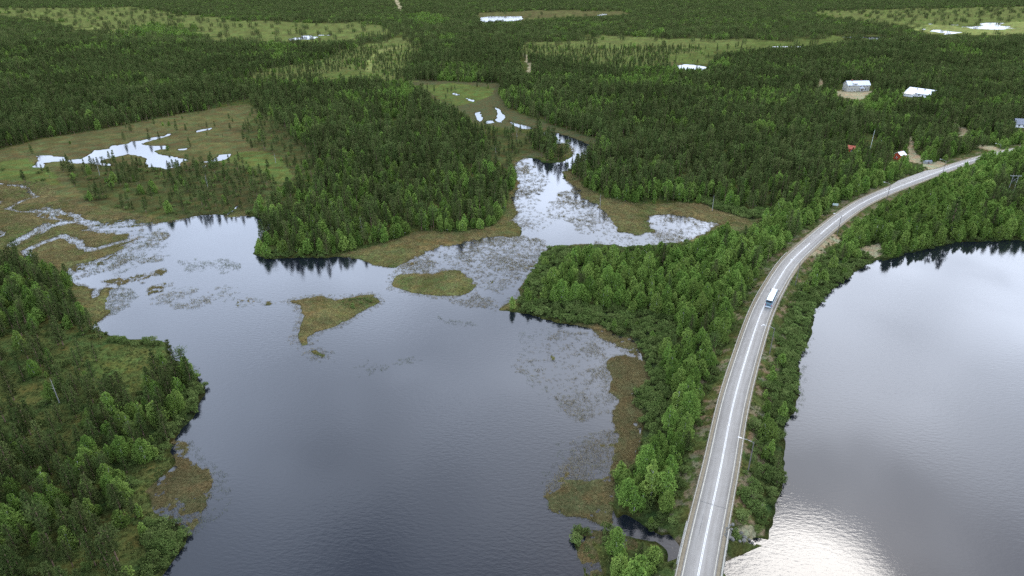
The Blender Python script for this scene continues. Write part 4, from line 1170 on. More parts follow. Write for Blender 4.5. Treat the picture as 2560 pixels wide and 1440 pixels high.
def make_shrub(seed, h=2.2, width=1.3, leaf=0.13, dens=1.0):
    rng = np.random.default_rng(seed)
    tv, tf = [], []
    P, NR, SZ, TI = [], [], [], []
    nl = 8
    for i in range(nl):
        a = i * 2.4 + rng.uniform(-0.4, 0.4); r = h * width * 0.5 * math.sqrt((i + 0.3) / nl) * rng.uniform(0.7, 1.05)
        c = np.array([math.cos(a) * r, math.sin(a) * r, h * rng.uniform(0.42, 0.72) * (1.1 - 0.45 * i / nl)])
        limb(tv, tf, (c[0] * 0.15, c[1] * 0.15, -0.2), tuple(c), 0.05, 0.015, 4)
        rl = np.array([1, 1, 0.85]) * h * rng.uniform(0.24, 0.36)
        n = int(105 * dens)
        v = rng.normal(size=(n, 3)); v /= np.linalg.norm(v, axis=1)[:, None]
        P.append(c + v * rl * rng.uniform(0.5, 1.12, n)[:, None]); NR.append(v * 0.7 + np.array([0, 0, 0.6]))
        SZ.append(rng.uniform(0.6, 1.3, n) * leaf); TI.append(np.full(n, rng.uniform(0.2, 0.65)) + rng.uniform(-0.25, 0.3, n))
    V, Fc, T = leaves(np.concatenate(P), np.concatenate(NR), np.concatenate(SZ), np.concatenate(TI), rng)
    V[:, 2] = np.maximum(V[:, 2], 0.02)
    return (tv, tf), (V, Fc, T)

def make_tuft(seed, n, h, spread, wd):
    rng = np.random.default_rng(seed)
    P = np.stack([rng.normal(0, spread, n), rng.normal(0, spread, n), np.full(n, -0.05)], 1)
    D = np.stack([rng.normal(0, 0.42, n), rng.normal(0, 0.42, n), np.ones(n)], 1)
    return spikes(P, D, rng.uniform(0.6, 1.2, n) * h, rng.uniform(0.7, 1.3, n) * wd, rng.uniform(0, 1, n), rng)

LIB = {}
def lib_part(name, arr, mat, tint=True):
    if tint:
        V, Fc, T = arr
        o = from_arrays(name, V, Fc, mat, attrs=[('tint', 'FACE', 'FLOAT', T)], do_link=False)
    else:
        o = from_arrays(name, arr[0], arr[1], mat, do_link=False)
    me = o.data; bpy.data.objects.remove(o)
    return me

def joined(name, trunk, crown, mt, mc):
    tv, tf = trunk; V, Fc, T = crown
    nv = len(tv)
    VV = np.concatenate([np.asarray(tv, float).reshape(-1, 3), V]) if nv else V
    FF = np.concatenate([np.asarray(tf, int).reshape(-1, 3), Fc + nv]) if nv else Fc
    TT = np.concatenate([np.full(len(tf), 0.5), T])
    mi = np.concatenate([np.zeros(len(tf)), np.ones(len(Fc))])
    return from_arrays(name, VV, FF, [mt, mc], attrs=[('tint', 'FACE', 'FLOAT', TT)], midx=mi, do_link=False)

def lib_col(name, objs):
    c = bpy.data.collections.new(name)            # not linked to the scene: only a source for the scattered copies
    for o in objs: c.objects.link(o)
    return c

# single trees (trunk and crown apart) and the same trees joined for the mass of the forest
PINES, BIRCHES, SHRUBS = [], [], []
pine_lib, birch_lib, shrub_lib = [], [], []
PINE_H, BIRCH_H, SHRUB_H = 10.0, 8.0, 2.2
for i, (wd, cf, sh) in enumerate([(0.36, 0.10, 0), (0.42, 0.12, 0), (0.32, 0.14, 0), (0.38, 0.20, 0), (0.34, 0.12, 0), (0.36, 0.45, 1), (0.40, 0.24, 0)]):
    t, c = make_pine(11 + i, PINE_H, wd, cf, 1.0, sh)
    PINES.append((lib_part("trunk", t, M_BARKP, False), lib_part("crown", c, M_PINE)))
    t2, c2 = make_pine(11 + i, PINE_H, wd, cf, 0.62, sh)
    pine_lib.append(joined("pine_source_%02d" % i, t2, c2, M_BARKP, M_PINE))
for i, (wd, cf, lb, st) in enumerate([(0.52, 0.10, 14, 1), (0.60, 0.08, 16, 2), (0.45, 0.12, 13, 1), (0.56, 0.16, 15, 1), (0.66, 0.06, 17, 3), (0.42, 0.08, 12, 1)]):
    t, c = make_birch(41 + i, BIRCH_H, wd, cf, 1.0, 0.17, lb, st)
    BIRCHES.append((lib_part("trunk", t, M_BARKB, False), lib_part("crown", c, M_BIRCH)))
    t2, c2 = make_birch(41 + i, BIRCH_H, wd, cf, 0.33, 0.145, lb, st)
    birch_lib.append(joined("birch_source_%02d" % i, t2, c2, M_BARKB, M_BIRCH))
for i in range(5):
    t, c = make_shrub(71 + i, SHRUB_H, 1.2 + 0.12 * i)
    SHRUBS.append((lib_part("stems", t, M_TWIG, False), lib_part("foliage", c, M_WILL)))
    t2, c2 = make_shrub(71 + i, SHRUB_H, 1.2 + 0.12 * i, 0.2, 0.4)
    shrub_lib.append(joined("willow_source_%02d" % i, t2, c2, M_TWIG, M_WILL))

def clump(i, n=5):
    """a few trees of the far forest in one source mesh"""
    rng = np.random.default_rng(500 + i)
    TV, TF, CV, CF, CT = [], [], [], [], []
    nt_ = 0; nc_ = 0
    for k in range(n):
        t, c = make_pine(900 + i * 10 + k, PINE_H * rng.uniform(0.75, 1.15), rng.uniform(0.36, 0.46), 0.12, 0.3, int(rng.random() < 0.25))
        a = 2.4 * k; r = 5.2 * math.sqrt((k + 0.2) / n)
        off = np.array([math.cos(a) * r, math.sin(a) * r, 0.0])
        tv = np.asarray(t[0]) + off; TV.append(tv); TF.append(np.asarray(t[1]) + nt_); nt_ += len(tv)
        CV.append(c[0] + off); CF.append(c[1] + nc_); CT.append(np.clip(c[2] + rng.uniform(-0.2, 0.2), 0, 1)); nc_ += len(c[0])
    return joined("far_pine_source_%02d" % i, (np.concatenate(TV), np.concatenate(TF)), (np.concatenate(CV), np.concatenate(CF), np.concatenate(CT)), M_BARKP, M_PINE)
far_lib = [clump(i) for i in range(6)]

def bclump(i, n=4):
    rng = np.random.default_rng(600 + i)
    TV, TF, CV, CF, CT = [], [], [], [], []
    nt_ = 0; nc_ = 0
    for k in range(n):
        t, c = make_birch(950 + i * 10 + k, 8.0 * rng.uniform(0.75, 1.1), rng.uniform(0.45, 0.6), 0.08, 0.12, 0.24, 9)
        a = 2.4 * k; r = 4.8 * math.sqrt((k + 0.2) / n)
        off = np.array([math.cos(a) * r, math.sin(a) * r, 0.0])
        tv = np.asarray(t[0]) + off; TV.append(tv); TF.append(np.asarray(t[1]) + nt_); nt_ += len(tv)
        CV.append(c[0] + off); CF.append(c[1] + nc_); CT.append(c[2]); nc_ += len(c[0])
    return joined("far_birch_source_%02d" % i, (np.concatenate(TV), np.concatenate(TF)), (np.concatenate(CV), np.concatenate(CF), np.concatenate(CT)), M_BARKB, M_BIRCH)
farb_lib = [bclump(i) for i in range(3)]

tan_lib = [joined("dry_sedge_source_%02d" % i, ([], []), make_tuft(120 + i, 16, 0.5, 0.30, 0.07), M_SEDT, M_SEDT) for i in range(4)]
grn_lib = [joined("green_sedge_source_%02d" % i, ([], []), make_tuft(140 + i, 12, 0.5, 0.26, 0.055), M_SEDG, M_SEDG) for i in range(4)]
def heath_arr(i):
    rng = np.random.default_rng(160 + i)
    n = 46
    v = rng.normal(size=(n, 3)); v /= np.linalg.norm(v, axis=1)[:, None]; v[:, 2] = np.abs(v[:, 2])
    return leaves(v * np.array([0.62, 0.62, 0.38]) * rng.uniform(0.5, 1.1, n)[:, None], v + np.array([0, 0, 0.6]), rng.uniform(0.08, 0.16, n), rng.uniform(0, 1, n), rng)
heath_lib = [joined("heath_source_%02d" % i, ([], []), heath_arr(i), M_HEATH, M_HEATH) for i in range(5)]

C_PINE, C_BIRCH, C_SHRUB = lib_col("pine_sources", pine_lib), lib_col("birch_sources", birch_lib), lib_col("willow_sources", shrub_lib)
C_FAR, C_FARB = lib_col("far_pine_sources", far_lib), lib_col("far_birch_sources", farb_lib)
C_TAN, C_GRN, C_HEATH = lib_col("dry_sedge_sources", tan_lib), lib_col("green_sedge_sources", grn_lib), lib_col("heath_sources", heath_lib)

def scatter(name, P, rz, sc, idx, coll, label, category, zs=None):
    n = len(P)
    me = bpy.data.meshes.new(name)
    me.vertices.add(n); me.vertices.foreach_set('co', np.asarray(P, np.float32).ravel())
    for nme, typ, dat in (('rz', 'FLOAT', rz), ('sc', 'FLOAT', sc), ('zs', 'FLOAT', zs if zs is not None else np.ones(n)), ('pick', 'INT', idx)):
        a = me.attributes.new(nme, typ, 'POINT')
        a.data.foreach_set('value', np.asarray(dat, np.float32 if typ == 'FLOAT' else np.int32))
    o = bpy.data.objects.new(name, me); link(o)
    ng = bpy.data.node_groups.new(name, 'GeometryNodeTree')
    ng.interface.new_socket('Geometry', in_out='INPUT', socket_type='NodeSocketGeometry')
    ng.interface.new_socket('Geometry', in_out='OUTPUT', socket_type='NodeSocketGeometry')
    N, L = ng.nodes.new, ng.links.new
    gi, go = N('NodeGroupInput'), N('NodeGroupOutput')
    iop = N('GeometryNodeInstanceOnPoints'); iop.inputs['Pick Instance'].default_value = True
    ci = N('GeometryNodeCollectionInfo'); ci.inputs['Collection'].default_value = coll
    ci.inputs['Separate Children'].default_value = True; ci.inputs['Reset Children'].default_value = True
    def attr(nm, typ):
        a = N('GeometryNodeInputNamedAttribute'); a.data_type = typ; a.inputs['Name'].default_value = nm
        return a.outputs['Attribute']
    rot = N('ShaderNodeCombineXYZ'); L(attr('rz', 'FLOAT'), rot.inputs[2])
    scl = N('ShaderNodeCombineXYZ'); s_ = attr('sc', 'FLOAT')
    mu = N('ShaderNodeMath'); mu.operation = 'MULTIPLY'; L(s_, mu.inputs[0]); L(attr('zs', 'FLOAT'), mu.inputs[1])
    L(s_, scl.inputs[0]); L(s_, scl.inputs[1]); L(mu.outputs[0], scl.inputs[2])
    L(gi.outputs[0], iop.inputs['Points']); L(ci.outputs[0], iop.inputs['Instance'])
    L(attr('pick', 'INT'), iop.inputs['Instance Index']); L(rot.outputs[0], iop.inputs['Rotation']); L(scl.outputs[0], iop.inputs['Scale'])
    L(iop.outputs[0], go.inputs[0])
    md = o.modifiers.new('scatter', 'NODES'); md.node_group = ng
    tag(o, label, category, kind="stuff")
    return o

# ------------------------------------------------------------------ where the trees stand
RNG = np.random.default_rng(20)

def jitter_grid(r0, r1, step, slope=0.95, pad=60):
    ys = np.arange(r0, r1, step)
    X, Y = [], []
    for yy in ys:
        w = (yy + pad) * slope
        xs = np.arange(-w, w, step)
        X.append(xs); Y.append(np.full(len(xs), yy))
    X = np.concatenate(X); Y = np.concatenate(Y)
    X = X + RNG.uniform(-0.5, 0.5, len(X)) * step; Y = Y + RNG.uniform(-0.5, 0.5, len(Y)) * step
    return X, Y

OPEN = {'bog_brown': 0.02, 'bog_green': 0.015, 'bog_yellow': 0.035, 'sedge': 0.004, 'mud': 0.0, 'sand': 0.0, 'meadow': 0.0, 'bog_sparse': 0.2,
        'birch': 1.0, 'willow': 0.10, 'clear': 0.05, 'sparse': 0.24, 'pines_right': 1.0, 'forest': 1.0, 'birch_scrub': 0.0}

def in_keep(u, v):
    r = np.zeros(u.shape, bool)
    for p in KEEP: r |= pip(u, v, p)
    return r

def cls_at(u, v):
    c = np.zeros(u.shape, int)
    names = ['forest', 'bog_brown', 'bog_green', 'bog_yellow', 'sedge', 'mud', 'sand', 'meadow', 'bog_sparse', 'birch', 'willow', 'clear', 'sparse', 'pines_right', 'birch_scrub']
    for kind, poly in COVER:
        c[pip(u, v, poly)] = names.index(kind)
    return c

def plan_trees(X, Y, far=False):
    u, v = proj(X, Y)
    m = (u > -160) & (u < 2720) & (v < 1640) & (v > -48)
    X, Y = X[m], Y[m]
    R = cover(X, Y)
    u, v, s, cls, names = R['u'], R['v'], R['s'], R['cls'], R['names']
    n = len(X)
    dens = np.array([OPEN[k] * (0.22 if far and k.startswith('bog') else 1.0) for k in names])[cls]
    patch = fbm(X, Y, 60, 201, 2); patch2 = fbm(X, Y, 22, 203, 2)
    nearleft = (u < 560) & (v > 620)
    # birch share
    bf = np.where(cls == 9, 0.95, np.where(cls == 10, 1.0, 0.09 + 0.65 * sstep(0.53, 0.70, patch) + 0.25 * sstep(0.58, 0.75, patch2)))
    pen = (u > 620) & (u < 1300) & (v > 430) & (v < 650)
    bf = np.where(pen & (cls == 0), np.maximum(bf, 0.40 + 0.3 * sstep(560, 620, v)), bf)
    bf = np.where((cls == 0) & (s < 12) & (s > 0) & (v > 260), np.maximum(bf, 0.25), bf)
    bf = np.where(nearleft & (cls == 0), 0.17 + 0.45 * sstep(0.5, 0.7, patch2), bf)
    bf = np.where((cls == 0) & (u > 1420) & (u < 2100) & (v > 330) & (v < 520), 0.05 + 0.8 * sstep(0.62, 0.72, patch2) + 0.5 * sstep(455, 500, v), bf)
    bf = np.where((cls == 0) & (u > 2050) & (v > 330), np.maximum(bf, 0.45), bf)
    bf = np.where(cls == 13, 0.3, bf); bf = np.where(cls == 14, 1.0, bf)
    bf = np.where(np.isin(cls, [1, 2, 3, 8, 12]), 0.08 + 0.3 * sstep(0.55, 0.7, patch2), bf)
    # birch groves seen in the photograph
    for (a, b, ra, rb_) in ((1340, 215, 45, 18), (1300, 290, 35, 15), (1590, 430, 60, 22), (1750, 385, 45, 15), (900, 330, 80, 30), (1000, 290, 70, 22), (850, 420, 70, 34), (1100, 350, 60, 25), (1000, 470, 90, 40),
                            (700, 150, 40, 18), (150, 185, 50, 15), (400, 160, 60, 15), (220, 215, 60, 18), (1080, 55, 60, 14), (1850, 60, 170, 16), (2100, 45, 120, 12), (1500, 70, 120, 14), (560, 120, 60, 10),
                            (1640, 260, 40, 14), (1900, 270, 60, 18), (2240, 270, 80, 20), (820, 560, 90, 40), (330, 480, 40, 18), (380, 510, 30, 14)):
        gsn = np.exp(-((u - a) / ra) ** 2 - ((v - b) / rb_) ** 2)
        bf = np.maximum(bf, 0.62 * gsn)
    isb = RNG.random(n) < bf
    # heights
    h = np.where(isb, np.clip(RNG.normal(6.3, 2.0, n), 2.6, 11.0), np.clip(RNG.normal(9.4, 2.4, n), 4.0, 13.5) * np.where(RNG.random(n) < 0.05, 1.28, 1.0) * (0.8 + 0.42 * fbm(X, Y, 45, 207, 2)))
    h = np.where(nearleft & ~isb, h * 0.93, h)
    h = np.where(np.isin(cls, [1, 2, 3, 8, 12]), h * RNG.uniform(0.45, 0.85, n), h)
    h = np.where(cls == 10, h * 0.6, h); h = np.where(cls == 14, h * 0.35, h)
    h = np.where((cls == 9) & (R['lat'] > 0) & (R['lat'] < 29) & (v > 640), h * 0.78, h)
    h = np.where((cls == 9) & (v > 1150) & (u < 1720), h * 1.2, h)
    if far: h = np.where(isb, h, 10.0)
    keep = RNG.random(n) < dens * np.where(cls == 0, np.clip((0.35 + 2.0 * (patch - 0.3)) if far else (0.70 + 1.7 * (patch2 - 0.40)), 0.2, 1), 1)
    keep &= ~((cls == 9) & (R['lat'] > 0) & (R['lat'] < 24) & (v > 640) & (RNG.random(n) > 0.38))
    keep &= ~(nearleft & (cls == 0) & (RNG.random(n) > 0.60 + 0.4 * sstep(0.34, 0.6, patch2)))
    keep &= (s > 0.9) & (R['z'] > 0.08) & ~R['ms'] & ~R['isle'] | (cls == 14) & (s > 0.5) & keep
    al = np.abs(R['lat'])
    keep &= ~((R['lat'] <= 0) & (al < 9.5)) & ~((R['lat'] > 0) & (al < 7.5))
    # a tree in front of open ground, water or a thing in view must not cover it
    for f in (0.5, 0.95):
        uu, vv = proj(X, Y, R['z'] + h * f)
        keep &= ~in_keep(uu, vv)
    for du in (-0.18, 0.18):
        uu, vv = proj(X + du * h, Y, R['z'] + h * 0.6)
        keep &= ~in_keep(uu, vv)
    uu, vv = proj(X, Y, R['z'] + h * 0.62)
    c2 = cls_at(uu, vv)
    lim = np.array([OPEN[k] for k in names])[c2]
    tall = np.isin(cls, [0, 9])
    keep &= ~(tall & (v < 600) & (RNG.random(n) > np.clip(lim * 1.0 + 0.0, 0, 1)))
    k = np.nonzero(keep)[0]
    return dict(x=X[k], y=Y[k], z=R['z'][k], u=u[k], v=v[k], h=h[k], b=isb[k], cls=cls[k], s=s[k], lat=R['lat'][k], names=names)

X, Y = jitter_grid(70, 1250, 3.5)
T = plan_trees(X, Y)
X, Y = jitter_grid(1250, 3900, 10.5)
TF = plan_trees(X, Y, far=True)

def px_height(T):
    u0, v0 = proj(T['x'], T['y'], T['z']); u1, v1 = proj(T['x'], T['y'], T['z'] + T['h'])
    ph = np.hypot(u0 - u1, v0 - v1)
    vis = (u1 > -70) & (u1 < 2630) & (v1 < 1440) & (v0 > 0) & (u0 > -70) & (u0 < 2640)
    return np.where(vis, ph, 0)

LANDMARKS = {
    'left': [((330, 930), 'beside the open clearing'), ((470, 985), 'near the tip of the bank'), ((420, 1220), 'behind the tan reed bed'), ((60, 700), 'beside the creek delta'),
             ((250, 800), 'beside the yellow fen'), ((60, 1380), 'in the bottom left corner'), ((330, 1400), 'near the bottom edge of the picture'), ((40, 1000), 'at the left edge of the picture'), ((200, 1150), 'in the middle of the bank')],
    'strip': [((1880, 1300), 'near the stone bank'), ((1900, 1130), 'beside the nearest street lamp'), ((1950, 960), 'midway between bus and nearest lamp'), ((1985, 790), 'level with the bus'), ((2070, 680), 'below the sandy pull-out'), ((2120, 620), 'near the small beach')],
    'rightwood': [((2200, 600), 'near the small beach'), ((2300, 520), 'below the bend of the road'), ((2400, 590), 'at the lake shore'), ((2540, 480), 'near the twin legged power pole'), ((2420, 450), 'below the lay-by'), ((2300, 350), 'near the red huts')],
    'island': [((1600, 1400), 'beside the bridge channel')],
    'band': [((1620, 1260), 'above the bridge channel'), ((1690, 1130), 'opposite the nearest street lamp'), ((1720, 960), 'beside the brown reed bed'), ((1560, 800), 'behind the low willow thicket'), ((1340, 740), 'at the point beside the white pool'),
             ((1450, 650), 'along the far marsh edge'), ((1780, 740), 'level with the bus'), ((1880, 620), 'inside the bend of the road'), ((1680, 660), 'in the middle of the wood')],
    'point': [((700, 620), 'near the tip of the point'), ((900, 620), 'above the dark mirrored shore'), ((1100, 560), 'behind the sedge shore'), ((1240, 500), 'beside the creek')],
    'back': [((1500, 470), 'beside the creek'), ((1700, 480), 'above the brown fen'), ((1950, 480), 'near the road')],
}

def area_of(u, v, s, lat, cls, kind):
    """where a single tree stands, in words"""
    shore = s < 7
    if u < 600 and v > 600:
        a, w = 'left', ('on the left shore' if shore else 'on the near left bank')
    elif lat > 0 and lat < 29.5 and u > 1780 and v > 600:
        a, w = 'strip', ('at the right lake shore' if shore else 'between road and right lake')
    elif u > 2050 and v < 700: a, w = 'rightwood', 'in the wood by the road bend'
    elif u > 1280 and v > 1335 and u < 1720: a, w = 'island', 'on the marsh islet'
    elif u > 1240 and v > 560:
        a, w = 'band', ('on the road verge side' if lat > -17 and lat < 0 else ('at the marsh edge' if shore else 'in the roadside wood'))
    elif 560 < u < 1320: a, w = 'point', ('at the shore of the wooded point' if shore else 'on the wooded point')
    else: a, w = 'back', 'in the wood behind the marsh'
    lm = min(LANDMARKS[a], key=lambda q: (q[0][0] - u) ** 2 + 1.5 * (q[0][1] - v) ** 2)[1]
    return w, w + ' ' + lm

def plant_singles(T, sel, lib, H0, name, kindword, category, part_names, odd=()):
    order = sel[np.argsort(-T['ph'][sel])][:300]
    rnd = random.Random(7)
    made = []
    gx, gy = T['x'][order], T['y'][order]
    for i in order:
        where0, where = area_of(T['u'][i], T['v'][i], T['s'][i], T['lat'][i], T['cls'][i], name)
        root = bpy.data.objects.new(name, None); root.empty_display_size = 0.5
        COL.objects.link(root)
        k = T['h'][i] / H0
        root.location = (T['x'][i], T['y'][i], T['z'][i] - 0.08)
        root.rotation_euler = (0, 0, rnd.uniform(0, 6.28))
        w = k * rnd.uniform(0.82, 1.1)
        root.scale = (w, w, k)
        size = 'tall' if T['h'][i] > T['hi'] else ('small' if T['h'][i] < T['lo'] else '')
        li = rnd.randrange(len(lib))
        # a tree standing clear of every neighbour says so
        d2 = np.sort((T['x'] - T['x'][i]) ** 2 + (T['y'] - T['y'][i]) ** 2)
        free = 'lone' if len(d2) > 1 and d2[1] > 30.0 else ''
        lab = ' '.join(q for q in (free, size, 'round-headed' if li in odd else '', kindword, where) if q)
        made.append((root, lab, i)); root["group"] = category + "s " + where
        tm, cm = lib[li]
        for pn, me in zip(part_names, (tm, cm)):
            o = bpy.data.objects.new(pn, me); COL.objects.link(o); o.parent = root
    same = {}
    for r, lab, i in made: same.setdefault(lab, []).append((r, i))
    for lab, L_ in same.items():
        names_ = [''] * len(L_)
        if len(L_) > 1:
            by_u = sorted(range(len(L_)), key=lambda q: T['u'][L_[q][1]])
            tags = []
            words = ['leftmost', 'second from left,', 'third from left,', 'fourth from left,']
            wr = ['rightmost', 'second from right,', 'third from right,', 'fourth from right,']
            for k in range(len(by_u)):
                j = len(by_u) - 1 - k
                if k <= j and k < 4: names_[by_u[k]] = words[k]
                if k < j and k < 4: names_[by_u[j]] = wr[k]
            rest = [q for q in by_u if not names_[q]]
            if len(rest) > 1:
                rest.sort(key=lambda q: T['v'][L_[q][1]])
                names_[rest[-1]] = 'nearest'; names_[rest[0]] = 'farthest'
        for (r, i), nm in zip(L_, names_):
            full = (nm + ' ' + lab).strip()
            if len(full.split()) > 16: full = ' '.join(full.replace(' in the roadside wood', '').replace(' on the near left bank', '').split()[:16])
            tag(r, full, category)
    rest = np.setdiff1d(sel, order)
    return rest

T['ph'] = px_height(T)
ip = np.nonzero(~T['b'])[0]; ib = np.nonzero(T['b'])[0]
T['lo'], T['hi'] = 8.5, 12.5
rp = plant_singles(T, ip, PINES, PINE_H, "pine_tree", "dark pine", "pine tree", ("trunk", "crown"), (5,))
T['lo'], T['hi'] = 6.0, 9.0
rb = plant_singles(T, ib, BIRCHES, BIRCH_H, "birch_tree", "green birch", "birch tree", ("trunk", "crown"))

def scat_trees(name, T, sel, coll, n_lib, H0, label, cat):
    P = np.stack([T['x'][sel], T['y'][sel], T['z'][sel] - 0.1], 1)
    n = len(sel)
    k = T['h'][sel] / H0
    scatter(name, P, RNG.uniform(0, 6.28, n), k * RNG.uniform(0.92, 1.12, n), RNG.integers(0, n_lib, n), coll, label, cat, RNG.uniform(0.92, 1.1, n))
scat_trees("pine_forest", T, rp, C_PINE, len(pine_lib), PINE_H, "dark pine forest behind the lakes and marshes", "forest")
scat_trees("birch_wood", T, rb, C_BIRCH, len(birch_lib), BIRCH_H, "light green birches spread through the forest", "birch wood")
fp = np.nonzero(~TF['b'])[0]; fb = np.nonzero(TF['b'])[0]
scat_trees("far_pine_forest", TF, fp, C_FAR, len(far_lib), 10.0, "far pine forest reaching to the top of the picture", "forest")
scat_trees("far_birch_wood", TF, fb, C_FARB, len(farb_lib), 8.0, "light birch groves in the far forest", "birch wood")

# ------------------------------------------------------------------ willow shrubs, heath, sedge
def plan_shrubs():
    X, Y = jitter_grid(75, 430, 1.75)
    u, v = proj(X, Y); m = (u > -60) & (u < 2620) & (v < 1500)
    X, Y = X[m], Y[m]
    R = cover(X, Y)
    s, cls, lat = R['s'], R['cls'], R['lat']
    n = len(X)
    d = np.where(cls == 10, 0.85, np.where(cls == 9, 0.22, 0.0))
    d = np.where((cls == 0) & (s < 5), 0.35, d)
    d = np.where((cls == 9) & (lat > 5.5) & (lat < 29), 0.42, d)
    d = np.where(cls == 14, 0.35, d)
    d = np.where((cls == 0) & (R['u'] < 560) & (R['v'] > 620), np.maximum(d, 0.035), d)
    d = np.where(np.isin(cls, [12, 2]), 0.02, d)
    al = np.abs(lat)
    keep = (RNG.random(n) < d) & (s > 0.1) & (R['z'] > 0.02) & ~((lat < 0) & (al < 8.0)) & ~((lat >= 0) & (al < 6.2))
    h = np.clip(RNG.normal(1.9, 0.5, n), 0.8, 3.2)
    h = np.where((cls == 9) & (lat > 0) & (lat < 29), h * 1.15, h)
    h = np.where(cls == 14, h * 0.45, h)
    uu, vv = proj(X, Y, R['z'] + h); keep &= ~in_keep(uu, vv)
    k = np.nonzero(keep)[0]
    return dict(x=X[k], y=Y[k], z=R['z'][k], u=R['u'][k], v=R['v'][k], h=h[k], cls=cls[k], s=s[k], lat=lat[k])
S = plan_shrubs()
S['ph'] = px_height(S); S['lo'], S['hi'] = 1.5, 2.4
rs = plant_singles(S, np.arange(len(S['x'])), SHRUBS, SHRUB_H, "willow_shrub", "willow shrub", "shrub", ("stems", "foliage"))
scat_trees("willow_thicket", S, rs, C_SHRUB, len(shrub_lib), SHRUB_H, "low grey green willow thicket along the shores", "thicket")

def plan_low():
    X, Y = jitter_grid(75, 330, 1.05)
    u, v = proj(X, Y); m = (u > -40) & (u < 2600) & (v < 1480)
    X, Y = X[m], Y[m]; R = cover(X, Y); n = len(X)
    cls, s = R['cls'], R['s']
    d = np.where(np.isin(cls, [0, 11, 12]), 0.5, np.where(np.isin(cls, [9, 10, 1, 2]), 0.25, 0.0))
    d = np.where(R['verge'], 0.28, d)
    keep = (RNG.random(n) < d * (0.4 + 1.2 * fbm(X, Y, 5, 301))) & (s > 0.2) & (R['z'] > 0.05) & ~R['onroad'] & ~R['onbr']
    k = np.nonzero(keep)[0]
    P = np.stack([X[k], Y[k], R['z'][k] - 0.05], 1); n = len(k)
    scatter("heath_shrubs", P, RNG.uniform(0, 6.28, n), RNG.uniform(0.5, 1.25, n), RNG.integers(0, 5, n), C_HEATH, "low heath and grass growing on the banks", "heath")
plan_low()

def plan_sedge():
    X, Y = jitter_grid(75, 620, 0.62)
    u, v = proj(X, Y); m = (u > -30) & (u < 2590) & (v < 1470) & (v > 300)
    X, Y = X[m], Y[m]
    # quick reject: only where some fen or reed outline is near
    u, v = u[m], v[m]
    q = np.zeros(X.shape, bool)
    for p in [a[0] for a in MARSH] + [a[0] for a in REEDS] + SEDGE_ISLES + [p for k_, p in COVER if k_ == 'sedge']:
        P = np.asarray(p, float)
        q |= (u > P[:, 0].min() - 25) & (u < P[:, 0].max() + 25) & (v > P[:, 1].min() - 14) & (v < P[:, 1].max() + 14)
    X, Y = X[q], Y[q]
    # thin out with distance, larger tufts instead
    d = np.hypot(X, Y); k = RNG.random(len(X)) < np.clip((230.0 / d) ** 1.5, 0.2, 1)
    X, Y, d = X[k], Y[k], d[k]
    big = np.clip((d / 230.0) ** 0.6, 1.0, 1.7)
    R = cover(X, Y); n = len(X)
    cell = 0.62 ** 2 / np.clip((230.0 / d) ** 1.5, 0.2, 1)
    pt = np.clip(R['tan'] * cell, 0, 1); pg = np.clip(R['grn'] * cell, 0, 1)
    r = RNG.random(n)
    kt = np.nonzero((r < pt) & ~R['onroad'])[0]; kg = np.nonzero((r >= pt) & (r < pt + pg) & ~R['onroad'])[0]
    for kk, nm, coll, lab in ((kt, "dry_sedge", C_TAN, "tan dry sedge on the fen and in the shallow marsh"), (kg, "green_reed", C_GRN, "dark green reeds standing in the shallows")):
        z = np.maximum(R['z'][kk], -0.06)
        scatter(nm, np.stack([X[kk], Y[kk], z], 1), RNG.uniform(0, 6.28, len(kk)), RNG.uniform(0.7, 1.3, len(kk)) * big[kk], RNG.integers(0, 4, len(kk)), coll, lab, "reeds")
    print("sedge", len(kt), len(kg))
plan_sedge()
print("trees", len(T['x']), "far", len(TF['x']), "shrubs", len(S['x']))

# ------------------------------------------------------------------ standing dead trees
M_DEAD = simple_mat("dead_grey_wood", (0.22, 0.21, 0.195), 0.95, noise=0.25, nscale=1.5, spec=0.1)
def build_snags():
    spots = [((1060, 545), "on the wooded point above the sedge shore"), ((905, 588), "on the wooded point near the dark shore"), ((250, 440), "in the left bog below the pond"), ((420, 395), "beside the left bog pond"),
             ((520, 470), "among the sparse pines of the left bog"), ((690, 410), "at the right side of the left bog"), ((120, 395), "left of the bog pond"), ((1292, 352), "on the spit beside the upper creek"),
             ((1240, 400), "in the brown wood left of the creek"), ((1500, 520), "on the brown fen right of the creek"), ((150, 1010), "on the near left bank beside a birch"), ((330, 1100), "on the near left bank behind the shrubs"),
             ((1780, 530), "at the fen edge below the pines"), ((1000, 180), "in the far sparse bog")]
    rnd = random.Random(33)
    for (a, b), where in spots:
        x, y = place_px(a, b)
        z = float(ground_z(x, y)[0])
        if z < 0.05: continue
        h = rnd.uniform(6.0, 10.0)
        e = empty("dead_tree", (x, y, z - 0.1), rnd.uniform(0, 6.28)); tag(e, "bare grey dead tree " + where, "dead tree", "standing dead trees")
        bm = bmesh.new(); bx, by = rnd.uniform(-.3, .3), rnd.uniform(-.3, .3)
        tube(bm, (0, 0, -0.3), (bx * .4, by * .4, h * .5), 0.15, 0.11, 7); tube(bm, (bx * .4, by * .4, h * .5), (bx, by, h), 0.11, 0.03, 7)
        from_bm("trunk", bm, M_DEAD, e)
        for k in range(7):
            t = rnd.uniform(0.35, 0.92); an = rnd.uniform(0, 6.28); ln = (1.1 - t) * rnd.uniform(1.0, 2.2)
            bm = bmesh.new(); tube(bm, (bx * t * t, by * t * t, h * t), (bx * t * t + math.cos(an) * ln, by * t * t + math.sin(an) * ln, h * t + rnd.uniform(-.1, .5)), 0.035, 0.012, 4)
            from_bm("branch", bm, M_DEAD, e)
def place_px(a, b):
    x, y = unproj(a, b, 0.5); return float(x), float(y)
build_snags()

